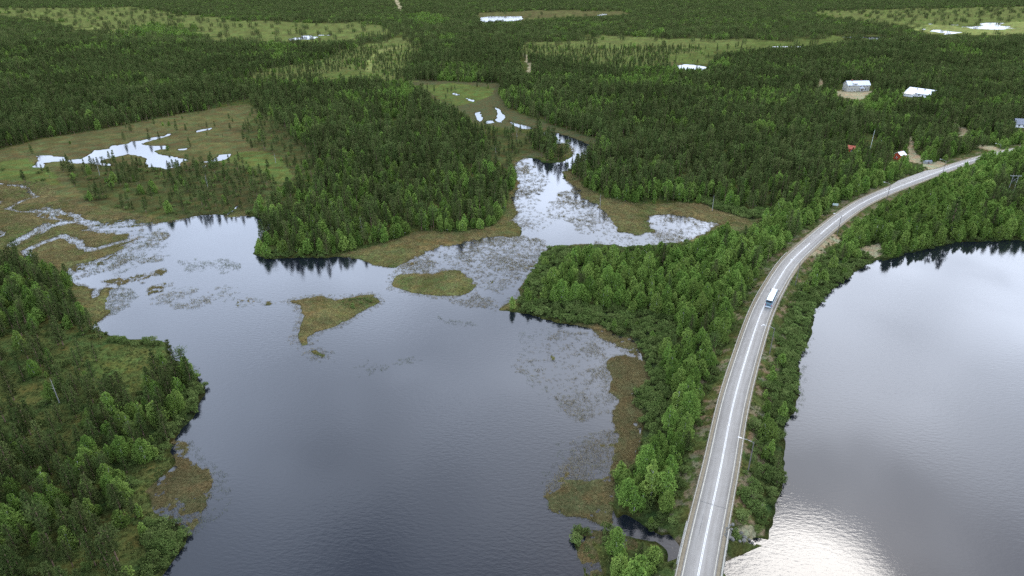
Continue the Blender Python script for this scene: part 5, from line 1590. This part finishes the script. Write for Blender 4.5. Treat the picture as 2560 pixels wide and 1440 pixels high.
# ------------------------------------------------------------------ bus
M_BUSW = simple_mat("bus_roof_white", (0.80, 0.80, 0.80), 0.35, noise=0.04, nscale=1.0)
M_BUSB = simple_mat("bus_blue_grey_paint", (0.10, 0.165, 0.20), 0.35, noise=0.08, nscale=1.0)
M_BUSS = simple_mat("bus_silver_side", (0.42, 0.45, 0.47), 0.35, noise=0.06, nscale=1.0)
M_GLASS = simple_mat("dark_glass", (0.012, 0.016, 0.02), 0.08, noise=0.02)
M_HATCH = simple_mat("roof_hatch_glass", (0.33, 0.36, 0.38), 0.2, noise=0.05)
M_RUB = simple_mat("black_rubber", (0.02, 0.02, 0.02), 0.85)
M_RIM = simple_mat("steel_rim", (0.45, 0.45, 0.45), 0.4, metal=0.6)
M_RED = simple_mat("red_lens", (0.35, 0.02, 0.015), 0.25, noise=0.05)
M_HEADL = simple_mat("clear_lens", (0.75, 0.75, 0.72), 0.15, noise=0.03)
M_PLATE = simple_mat("white_plate", (0.7, 0.7, 0.68), 0.5, noise=0.03)

def bev(bm, w, seg=2, edges=None):
    bmesh.ops.bevel(bm, geom=list(edges) if edges else list(bm.edges), offset=w, segments=seg, affect='EDGES', profile=0.6)

def build_bus():
    s = road_s_of_py(751)
    p = road_at(np.array([s]), 1.62)[0]
    t = np.array([np.interp(s, ROAD_S, ROAD_T[:, 0]), np.interp(s, ROAD_S, ROAD_T[:, 1])])
    dz = (np.interp(s + 5, ROAD_S, ROAD[:, 2]) - np.interp(s - 5, ROAD_S, ROAD[:, 2])) / 10
    b = empty("bus", (p[0], p[1], p[2] + 0.012))
    b.rotation_euler = (math.atan(dz), 0, math.atan2(-t[0], t[1]))
    tag(b, "white roofed blue grey coach driving away along the road", "bus")
    Lh, Wh = 6.1, 1.27
    # body shell: lower skirt to waist, tumblehome above
    bm = bmesh.new()
    secs = [(-Lh, 0), (-Lh + 0.12, 0.0), (Lh - 0.5, 0.0), (Lh, 0.35)]
    prof = [(-Wh, 0.32), (-Wh, 1.75), (-Wh + 0.10, 3.18), (-Wh + 0.32, 3.38), (Wh - 0.32, 3.38), (Wh - 0.10, 3.18), (Wh, 1.75), (Wh, 0.32)]
    rings = []
    for y, rk in secs:
        ring = []
        for x, z in prof:
            yy = y - (rk * max(0, (z - 1.0)) / 2.4 if rk else 0) + (0.10 * (z - 0.32) / 3.0 if y == -Lh else 0)
            k = 0.97 if y in (-Lh, Lh) else 1.0
            ring.append(bm.verts.new((x * k, yy, z)))
        rings.append(ring)
    for a, c in zip(rings[:-1], rings[1:]):
        for i in range(len(prof)):
            j = (i + 1) % len(prof)
            bm.faces.new((a[i], a[j], c[j], c[i]))
    bm.faces.new(rings[0]); bm.faces.new(list(reversed(rings[-1])))
    bmesh.ops.recalc_face_normals(bm, faces=bm.faces)
    from_bm("body", bm, M_BUSB, b)
    # silver side flanks
    for sg in (-1, 1):
        bm = bmesh.new(); box(bm, sg * Wh - 0.012, sg * Wh + 0.012, -Lh + 0.3, Lh - 0.75, 0.55, 1.62)
        from_bm("side_panel", bm, M_BUSS, b)
        for k in range(7):
            y0 = -Lh + 0.75 + k * 1.5
            bm = bmesh.new()
            vs = box(bm, -0.014, 0.014, y0, y0 + 1.4, 1.85, 3.02)
            for v in vs:
                f = (v.co.z - 1.75) / 1.43
                v.co.x += sg * (Wh - 0.10 * f)
            from_bm("side_window", bm, M_GLASS, b)
    bm = bmesh.new(); box(bm, -Wh + 0.30, Wh - 0.30, -Lh + 0.16, Lh - 0.75, 3.36, 3.44); bev(bm, 0.03)
    roof = from_bm("roof", bm, M_BUSW, b)
    bm = bmesh.new(); box(bm, -0.93, 0.93, 1.55, 3.75, 3.44, 3.52); from_bm("roof_hatch_frame", bm, simple_mat("hatch_frame", (0.10, 0.11, 0.12), 0.5), roof)
    bm = bmesh.new(); box(bm, -0.80, 0.80, 1.70, 3.60, 3.50, 3.545); from_bm("roof_hatch", bm, M_HATCH, roof)
    bm = bmesh.new(); box(bm, -0.88, 0.88, 4.0, 5.2, 3.44, 3.60); bev(bm, 0.05); from_bm("air_conditioner", bm, M_BUSW, roof)
    bm = bmesh.new(); box(bm, -1.04, 1.04, -Lh - 0.02 + 0.05, -Lh + 0.12, 2.35, 3.12); from_bm("rear_window", bm, M_GLASS, b)
    bm = bmesh.new(); box(bm, -0.85, 0.85, -Lh - 0.03, -Lh + 0.08, 0.95, 1.85); hood = from_bm("engine_lid", bm, M_BUSB, b)
    for k in range(4):
        bm = bmesh.new(); box(bm, -0.6, 0.6, -Lh - 0.05, -Lh + 0.0, 1.1 + 0.16 * k, 1.17 + 0.16 * k); from_bm("grille_slat", bm, M_RUB, hood)
    bm = bmesh.new(); box(bm, -Wh + 0.02, Wh - 0.02, -Lh - 0.12, -Lh + 0.05, 0.34, 0.72); bev(bm, 0.04); from_bm("rear_bumper", bm, M_BUSS, b)
    bm = bmesh.new(); box(bm, -0.26, 0.26, -Lh - 0.135, -Lh - 0.11, 0.48, 0.6); from_bm("number_plate", bm, M_PLATE, b)
    for sg in (-1, 1):
        bm = bmesh.new(); box(bm, sg * 1.09 - 0.1, sg * 1.09 + 0.1, -Lh - 0.02, -Lh + 0.1, 0.85, 1.65); from_bm("tail_light", bm, M_RED, b)
        bm = bmesh.new(); box(bm, sg * 0.95 - 0.2, sg * 0.95 + 0.2, Lh - 0.08, Lh + 0.03, 0.62, 0.88); from_bm("headlight", bm, M_HEADL, b)
    bm = bmesh.new()
    vs = box(bm, -1.12, 1.12, Lh - 0.03, Lh + 0.02, 1.5, 3.05)
    for v in vs: v.co.y -= 0.35 * max(0, v.co.z - 1.0) / 2.4
    from_bm("windscreen", bm, M_GLASS, b)
    bm = bmesh.new(); box(bm, -Wh + 0.03, Wh - 0.03, Lh - 0.06, Lh + 0.10, 0.34, 0.6); bev(bm, 0.03); from_bm("front_bumper", bm, M_BUSS, b)
    for sg in (-1, 1):
        bm = bmesh.new(); tube(bm, (sg * 1.1, Lh - 0.35, 2.95), (sg * 1.55, Lh + 0.15, 2.85), 0.035, 0.035, 6)
        arm = from_bm("mirror_arm", bm, M_RUB, b)
        bm = bmesh.new(); box(bm, sg * 1.58 - 0.12, sg * 1.58 + 0.12, Lh + 0.05, Lh + 0.18, 2.3, 2.9); bev(bm, 0.03); from_bm("mirror", bm, M_RUB, arm)
    for y in (-3.9, -2.7, 3.4):
        for sg in (-1, 1):
            bm = bmesh.new()
            tube(bm, (sg * (Wh - 0.30), y, 0.49), (sg * (Wh + 0.01), y, 0.49), 0.49, 0.49, 20)
            w = from_bm("wheel", bm, M_RUB, b)
            bm = bmesh.new(); tube(bm, (sg * (Wh - 0.05), y, 0.49), (sg * (Wh + 0.02), y, 0.49), 0.28, 0.24, 14); from_bm("rim", bm, M_RIM, w)
build_bus()

# ------------------------------------------------------------------ street lamps
M_POLE = simple_mat("tarred_wood_pole", (0.085, 0.075, 0.065), 0.9, noise=0.3, nscale=1.0)
M_ARM = simple_mat("galvanised_arm", (0.24, 0.245, 0.25), 0.45, metal=0.4)
M_LAMP = simple_mat("pale_lamp_housing", (0.42, 0.42, 0.41), 0.4, noise=0.05)
LAMPS = [((1885, 1105), (1848, 1092), "nearest street lamp, its arm over the road beside the birches"),
         ((1937, 820), (1912, 815), "street lamp just behind the bus beside the road"),
         ((2001, 655), (1980, 647), "street lamp at the bend ahead of the bus"),
         ((2104, 539), (2087, 532), "street lamp on the bend beside the sandy pull-out"),
         ((2227, 460), (2212, 453.5), "street lamp between the pull-out and the lay-by"),
         ((2366, 402), (2350, 397), "street lamp rising from the trees beside the lay-by"),
         ((2503, 362), (2487, 357), "farthest street lamp beside the pale side road")]
def build_lamps():
    for (tx, ty), (hx, hy), lab in LAMPS:
        zt = 12.2
        x, y = unproj(tx, ty, zt); x, y = float(x), float(y)
        lat, st, hz = road_dist(np.array([x]), np.array([y]))
        # stand just outside the rail, never on the carriageway
        if abs(lat[0]) < 29:
            off = max(5.4, float(lat[0]))
            q = road_at(np.array([st[0]]), off)[0]; x, y = q[0], q[1]
        z = float(ground_z(x, y)[0])
        c = road_at(np.array([st[0]]), 0.8)[0] if abs(lat[0]) < 29 else np.array([x - 4, y, 0])
        d = np.array([c[0] - x, c[1] - y]); d /= np.linalg.norm(d)
        e = empty("street_lamp", (x, y, z)); tag(e, lab, "street lamp", "street lamps along the road")
        hgt = zt - z
        bm = bmesh.new(); tube(bm, (0, 0, -0.4), (0, 0, hgt), 0.17, 0.11, 10); from_bm("pole", bm, M_POLE, e)
        bm = bmesh.new()
        pts = [(0, 0, hgt - 0.6), (d[0] * 0.5, d[1] * 0.5, hgt - 0.05), (d[0] * 1.6, d[1] * 1.6, hgt + 0.18), (d[0] * 3.2, d[1] * 3.2, hgt + 0.3)]
        for a, b2 in zip(pts[:-1], pts[1:]): tube(bm, a, b2, 0.04, 0.04, 6)
        arm = from_bm("arm", bm, M_ARM, e)
        ang = math.atan2(d[1], d[0])
        bm = bmesh.new(); box(bm, -0.1, 0.8, -0.16, 0.16, -0.08, 0.08); bev(bm, 0.05)
        bmesh.ops.rotate(bm, verts=bm.verts, cent=(0, 0, 0), matrix=Matrix.Rotation(ang, 3, 'Z'))
        bmesh.ops.translate(bm, verts=bm.verts, vec=(d[0] * 3.2, d[1] * 3.2, hgt + 0.3))
        from_bm("lamp_head", bm, M_LAMP, arm)
build_lamps()

# ------------------------------------------------------------------ poles, sign
M_WEATH = simple_mat("weathered_wood", (0.19, 0.20, 0.18), 0.9, noise=0.25, nscale=1.0)
M_SIGN = simple_mat("sign_back_panel", (0.34, 0.40, 0.36), 0.5, noise=0.06)
M_POLEW = simple_mat("pale_pole_paint", (0.55, 0.57, 0.55), 0.5, noise=0.08)

def build_power_pole():
    x, y = unproj(2541, 438, 12.5); x, y = float(x), float(y)
    z = float(ground_z(x, y)[0])
    e = empty("power_pole", (x, y, z), math.radians(-8)); tag(e, "twin legged wooden power pole with a crossarm among the right birches", "power pole")
    h = 12.5 - z
    for sx in (-1.5, 1.5):
        bm = bmesh.new(); tube(bm, (sx, 0, -0.4), (sx, 0, h), 0.16, 0.11, 8); from_bm("leg", bm, M_WEATH, e)
    bm = bmesh.new(); box(bm, -3.2, 3.2, -0.1, 0.1, h - 0.55, h - 0.33); arm = from_bm("crossarm", bm, M_WEATH, e)
    for sx in (-2.9, 0, 2.9):
        bm = bmesh.new(); tube(bm, (sx, 0, h - 0.33), (sx, 0, h + 0.05), 0.05, 0.07, 8); from_bm("insulator", bm, M_LAMP, arm)
    for a, b2 in (((-1.5, 0, h - 4.6), (1.5, 0, h - 1.3)), ((1.5, 0, h - 4.6), (-1.5, 0, h - 1.3))):
        bm = bmesh.new(); tube(bm, a, b2, 0.06, 0.06, 6); from_bm("brace", bm, M_WEATH, e)
build_power_pole()

def build_thin_poles():
    for (tx, ty), h, nm, lab, cat in (((2187, 325.5), 14.5, "flagpole", "tall thin pale pole among the trees between the red huts", "pole"),
                                      ((2203, 352), 9.0, "flagpole", "shorter thin pale pole left of the red hut", "pole")):
        x, y = unproj(tx, ty, h + 0.9); x, y = float(x), float(y); z = float(ground_z(x, y)[0])
        e = empty(nm, (x, y, z)); tag(e, lab, cat, "thin poles by the red huts")
        bm = bmesh.new(); tube(bm, (0, 0, -0.3), (0, 0, h), 0.14, 0.07, 8); from_bm("pole", bm, M_POLEW, e)
        bm = bmesh.new(); tube(bm, (0, 0, h), (0, 0, h + 0.14), 0.11, 0.06, 8); from_bm("finial", bm, M_POLEW, e)
        bm = bmesh.new(); box(bm, -0.3, 0.3, -0.3, 0.3, -0.3, 0.12); from_bm("base", bm, M_CONC, e)
build_thin_poles()

def build_sign():
    x, y = unproj(2087, 520, 1.0); x, y = float(x), float(y); z = float(ground_z(x, y)[0])
    e = empty("road_sign", (x, y, z), math.radians(-24)); tag(e, "grey green back of a wide road sign on the forest verge", "road sign")
    bm = bmesh.new(); box(bm, -1.45, 1.45, -0.03, 0.03, 1.5, 2.8); bev(bm, 0.02); from_bm("panel", bm, M_SIGN, e)
    for sx in (-0.95, 0.95):
        bm = bmesh.new(); tube(bm, (sx, 0.08, -0.4), (sx, 0.08, 2.75), 0.05, 0.05, 8); from_bm("post", bm, M_ARM, e)
    for zz in (1.8, 2.5):
        bm = bmesh.new(); box(bm, -1.3, 1.3, 0.03, 0.07, zz - 0.04, zz + 0.04); from_bm("stiffener", bm, M_ARM, e)
build_sign()

# ------------------------------------------------------------------ houses
M_WALLB = simple_mat("beige_render", (0.30, 0.285, 0.235), 0.9, noise=0.15, nscale=0.4, spec=0.2)
M_ROOFW = simple_mat("pale_sheet_roof", (0.40, 0.42, 0.44), 0.4, metal=0.0, noise=0.18, nscale=0.25)
M_ROOFT = simple_mat("tan_sheet_roof", (0.42, 0.37, 0.31), 0.6, noise=0.12, nscale=0.3)
M_ROOFG = simple_mat("slate_grey_roof", (0.11, 0.12, 0.14), 0.6, noise=0.15, nscale=0.4)
M_REDW = simple_mat("red_ochre_boards", (0.30, 0.055, 0.025), 0.9, noise=0.2, nscale=1.0, spec=0.1)
M_REDR = simple_mat("red_roof_felt", (0.33, 0.075, 0.04), 0.8, noise=0.2, nscale=0.8)
M_BRICK = simple_mat("chimney_brick", (0.22, 0.08, 0.055), 0.9, noise=0.25, nscale=2.0)
M_TRIM = simple_mat("white_trim", (0.62, 0.62, 0.60), 0.6, noise=0.05)
M_DOOR = simple_mat("dark_door", (0.06, 0.05, 0.045), 0.6)
M_WHWALL = simple_mat("white_board_wall", (0.55, 0.55, 0.53), 0.8, noise=0.1)

def gable_house(name, loc, rz, L, D, wh, rise, wall, roofm, over=0.6, seams=1.2):
    e = empty(name, loc, rz)
    bm = bmesh.new()
    x0, x1, y0, y1 = -L / 2, L / 2, -D / 2, D / 2
    v = [bm.verts.new(p) for p in ((x0, y0, -0.6), (x1, y0, -0.6), (x1, y1, -0.6), (x0, y1, -0.6), (x0, y0, wh), (x1, y0, wh), (x1, y1, wh), (x0, y1, wh), (x0, 0, wh + rise), (x1, 0, wh + rise))]
    for f in ((0, 1, 5, 4), (2, 3, 7, 6), (1, 2, 6, 9, 5), (3, 0, 4, 8, 7), (0, 3, 2, 1), (4, 5, 9, 8), (6, 7, 8, 9)):
        bm.faces.new([v[i] for i in f])
    from_bm("wall", bm, wall, e)
    roof = None
    sl = rise / (D / 2)
    for sg in (-1, 1):
        bm = bmesh.new()
        ye = sg * (D / 2 + over); ze = wh - over * sl + 0.08; zr = wh + rise + 0.08
        a = [(x0 - over, ye, ze), (x1 + over, ye, ze), (x1 + over, 0, zr), (x0 - over, 0, zr)]
        lo = [bm.verts.new(p) for p in a]; hi = [bm.verts.new((p[0], p[1], p[2] + 0.16)) for p in a]
        bm.faces.new(lo); bm.faces.new(list(reversed(hi)))
        for i in range(4):
            j = (i + 1) % 4; bm.faces.new((lo[i], hi[i], hi[j], lo[j]))
        bmesh.ops.recalc_face_normals(bm, faces=bm.faces)
        r = from_bm("roof", bm, roofm, e)
        # standing seams
        if seams:
            n = int(L / seams)
            bm = bmesh.new()
            for k in range(n + 1):
                xx = x0 - over + (L + 2 * over) * k / n
                xx = min(max(xx, x0 - over + 0.04), x1 + over - 0.04)
                vs = box(bm, xx - 0.03, xx + 0.03, 0, 1, 0.0, 0.06)
                for q in vs:
                    t = q.co.y
                    q.co.z += ze + 0.165 + (zr - ze) * t - 0.01; q.co.y = ye * (1 - t) + 0.02 * sg
            sobj = from_bm("roof_seams", bm, roofm, r); sobj["kind"] = "stuff"
        roof = roof or r
    return e, roof

def window(parent, x, y, z, w, h, face, dark=M_GLASS, trim=M_TRIM):
    """face: 'F' front (-y), 'L' left gable (-x), 'R' right gable"""
    bm = bmesh.new()
    t = 0.06
    if face == 'F':
        for a in ((x - w / 2 - .1, x + w / 2 + .1, z - .1, z), (x - w / 2 - .1, x + w / 2 + .1, z + h, z + h + .1), (x - w / 2 - .1, x - w / 2, z, z + h), (x + w / 2, x + w / 2 + .1, z, z + h), (x - .03, x + .03, z, z + h)):
            box(bm, a[0], a[1], y - t, y + 0.02, a[2], a[3])
        f = from_bm("window", bm, trim, parent)
        bm = bmesh.new(); box(bm, x - w / 2, x + w / 2, y - 0.025, y + 0.02, z, z + h); from_bm("pane", bm, dark, f)
    else:
        for a in ((y - w / 2 - .1, y + w / 2 + .1, z - .1, z), (y - w / 2 - .1, y + w / 2 + .1, z + h, z + h + .1), (y - w / 2 - .1, y - w / 2, z, z + h), (y + w / 2, y + w / 2 + .1, z, z + h), (y - .03, y + .03, z, z + h)):
            box(bm, x - t, x + 0.02, a[0], a[1], a[2], a[3])
        f = from_bm("window", bm, trim, parent)
        bm = bmesh.new(); box(bm, x - 0.025, x + 0.02, y - w / 2, y + w / 2, z, z + h); from_bm("pane", bm, dark, f)

def chimney(roof, x, y, z, w=0.8, h=1.6, mat=None):
    bm = bmesh.new(); box(bm, x - w / 2, x + w / 2, y - w / 2, y + w / 2, z - 1.2, z + h)
    c = from_bm("chimney", bm, mat or M_BRICK, roof)
    return c

def place(px, py, z=0.8):
    x, y = unproj(px, py, z); return float(x), float(y)

def build_houses():
    # two storey house with pale roof, dormer and porch
    x, y = place(2117, 230); z = float(ground_z(x, y)[0])
    L, D = 26.0, 10.5
    rz = math.radians(4)
    cx = x + math.cos(rz) * L / 2 - math.sin(rz) * D / 2; cy = y + math.sin(rz) * L / 2 + math.cos(rz) * D / 2
    z = float(ground_z(cx, cy)[0]) + 0.2
    e, roof = gable_house("house", (cx, cy, z), rz, L, D, 6.6, 3.9, M_WALLB, M_ROOFW)
    tag(e, "two storey beige house with pale metal roof, dormer and gabled porch", "house", "houses in the forest")
    chimney(roof, -L / 2 + 6.2, -0.2, 6.6 + 3.9, 1.1, 1.5)
    chimney(roof, 4.5, 0.3, 6.6 + 3.9, 0.9, 1.0)
    yf = -D / 2
    for xx in (-11, -7.6, -4.2, 8.6, 11.2): window(e, xx, yf, 1.4, 1.3, 1.5, 'F')
    for xx in (-11, 2.2, 6.0, 9.5): window(e, xx, yf, 4.5, 1.2, 1.4, 'F')
    for yy in (-2.4, 2.4): window(e, -L / 2, yy, 1.4, 1.2, 1.4, 'L')
    for yy in (-1.6, 1.6): window(e, -L / 2, yy, 6.0, 1.1, 1.4, 'L')
    bm = bmesh.new(); box(bm, -6.6, -2.4, yf - 0.25, yf + 3.6, 5.2, 8.6); dm = from_bm("dormer", bm, M_WALLB, e)
    bm = bmesh.new()
    vs = box(bm, -6.9, -2.1, yf - 0.5, yf + 4.2, 8.6, 8.8)
    for v in vs: v.co.z += 0.14 * (v.co.y - yf)
    from_bm("dormer_roof", bm, M_ROOFW, dm)
    window(dm, -4.5, yf - 0.25, 6.9, 1.3, 1.2, 'F')
    # porch
    bm = bmesh.new(); box(bm, 1.3, 5.7, yf - 2.4, yf, -0.4, 0.25); po = from_bm("porch", bm, M_CONC, e)
    for xx in (1.6, 5.4):
        bm = bmesh.new(); box(bm, xx - 0.14, xx + 0.14, yf - 2.3, yf - 2.05, 0.25, 3.2); from_bm("porch_post", bm, M_TRIM, po)
    bm = bmesh.new()
    a = [bm.verts.new(p) for p in ((0.9, yf - 2.7, 3.1), (6.1, yf - 2.7, 3.1), (3.5, yf - 2.7, 5.0), (0.9, yf, 3.1), (6.1, yf, 3.1), (3.5, yf, 5.0))]
    for f in ((0, 1, 2), (3, 5, 4), (0, 2, 5, 3), (1, 4, 5, 2), (0, 3, 4, 1)): bm.faces.new([a[i] for i in f])
    from_bm("porch_roof", bm, M_ROOFW, po)
    bm = bmesh.new(); box(bm, 2.6, 4.4, yf - 0.07, yf + 0.02, 0.25, 2.6); from_bm("door", bm, M_DOOR, e)

    # long house with white roof seen askew, tan roofed wing
    x, y = place(2307, 224, 8.0); z = float(ground_z(x, y)[0])
    e, roof = gable_house("house", (x, y, z), math.radians(-58), 27.0, 16.0, 3.4, 4.2, M_WHWALL, M_ROOFW, 0.8)
    tag(e, "long low house with a broad white roof and tan side roof", "house", "houses in the forest")
    chimney(roof, 3.0, -1.5, 3.4 + 3.7, 0.8, 1.2, M_DOOR); chimney(roof, -4.5, -2.5, 3.4 + 3.2, 0.5, 1.2, M_DOOR)
    for k in range(6): window(e, -10.5 + 4.0 * k, -8.0, 1.1, 1.5, 1.4, 'F')
    for yy in (-4, 0, 4): window(e, -13.5, yy, 1.1, 1.4, 1.4, 'L')
    bm = bmesh.new()
    vs = box(bm, -13.0, -1.0, -17.0, -8.6, 2.6, 2.8)
    for v in vs: v.co.z += 0.16 * (v.co.y + 17.0)
    wing = from_bm("wing_roof", bm, M_ROOFT, e)
    bm = bmesh.new(); box(bm, -12.4, -1.6, -16.3, -8.0, -0.6, 2.55); from_bm("wing_wall", bm, M_WHWALL, e)

    # grey roofed house at the right edge
    x, y = place(2570, 320); z = float(ground_z(x, y)[0])
    e, roof = gable_house("house", (x, y + 4, z), math.radians(-20), 17.0, 10.0, 3.0, 3.6, M_WHWALL, M_ROOFG, 0.7)
    tag(e, "grey roofed house at the right edge of the forest clearing", "house", "houses in the forest")
    chimney(roof, 2.0, 0.2, 6.6, 0.8, 1.0)
    for k in range(4): window(e, -6.0 + 3.6 * k, -5.0, 0.9, 1.3, 1.3, 'F')
    window(e, -8.5, 0, 0.9, 1.3, 1.3, 'L')
    # red huts
    x, y = place(2127, 380); z = float(ground_z(x, y)[0])
    e, roof = gable_house("hut", (x, y, z), math.radians(-35), 5.6, 4.4, 2.6, 1.9, M_REDW, M_REDR, 0.4, 0)
    tag(e, "small red hut with red roof half hidden in the trees", "hut", "red huts beside the road")
    window(e, 0.6, -2.2, 0.9, 0.9, 0.9, 'F'); window(e, -2.8, 0, 0.9, 0.8, 0.9, 'L')
    x, y = place(2247, 398); z = float(ground_z(x, y)[0])
    e, roof = gable_house("hut", (x, y, z), math.radians(28), 6.0, 5.0, 3.4, 1.7, M_REDW, M_TRIM, 0.5, 0)
    tag(e, "red wooden hut with pale roof beside the gravel drive", "hut", "red huts beside the road")
    chimney(roof, 0.8, 0.2, 5.1, 0.6, 0.9)
    window(e, -1.4, -2.5, 1.0, 0.9, 1.0, 'F'); window(e, -3.0, 0, 1.0, 0.9, 1.0, 'L')
    bm = bmesh.new(); box(bm, 0.7, 1.6, -2.56, -2.48, 0.0, 2.0); from_bm("door", bm, M_DOOR, e)
    # low grey shed by the lay-by
    x, y = place(2318, 409); z = float(ground_z(x, y)[0])
    e, roof = gable_house("shed", (x, y, z), math.radians(6), 5.0, 2.2, 1.5, 0.45, M_WEATH, M_ROOFG, 0.2, 0)
    tag(e, "low grey shed at the gravel junction beside the lay-by", "shed")
    bm = bmesh.new(); box(bm, -0.5, 0.5, -1.14, -1.08, 0.0, 1.4); from_bm("door", bm, M_DOOR, e)
build_houses()
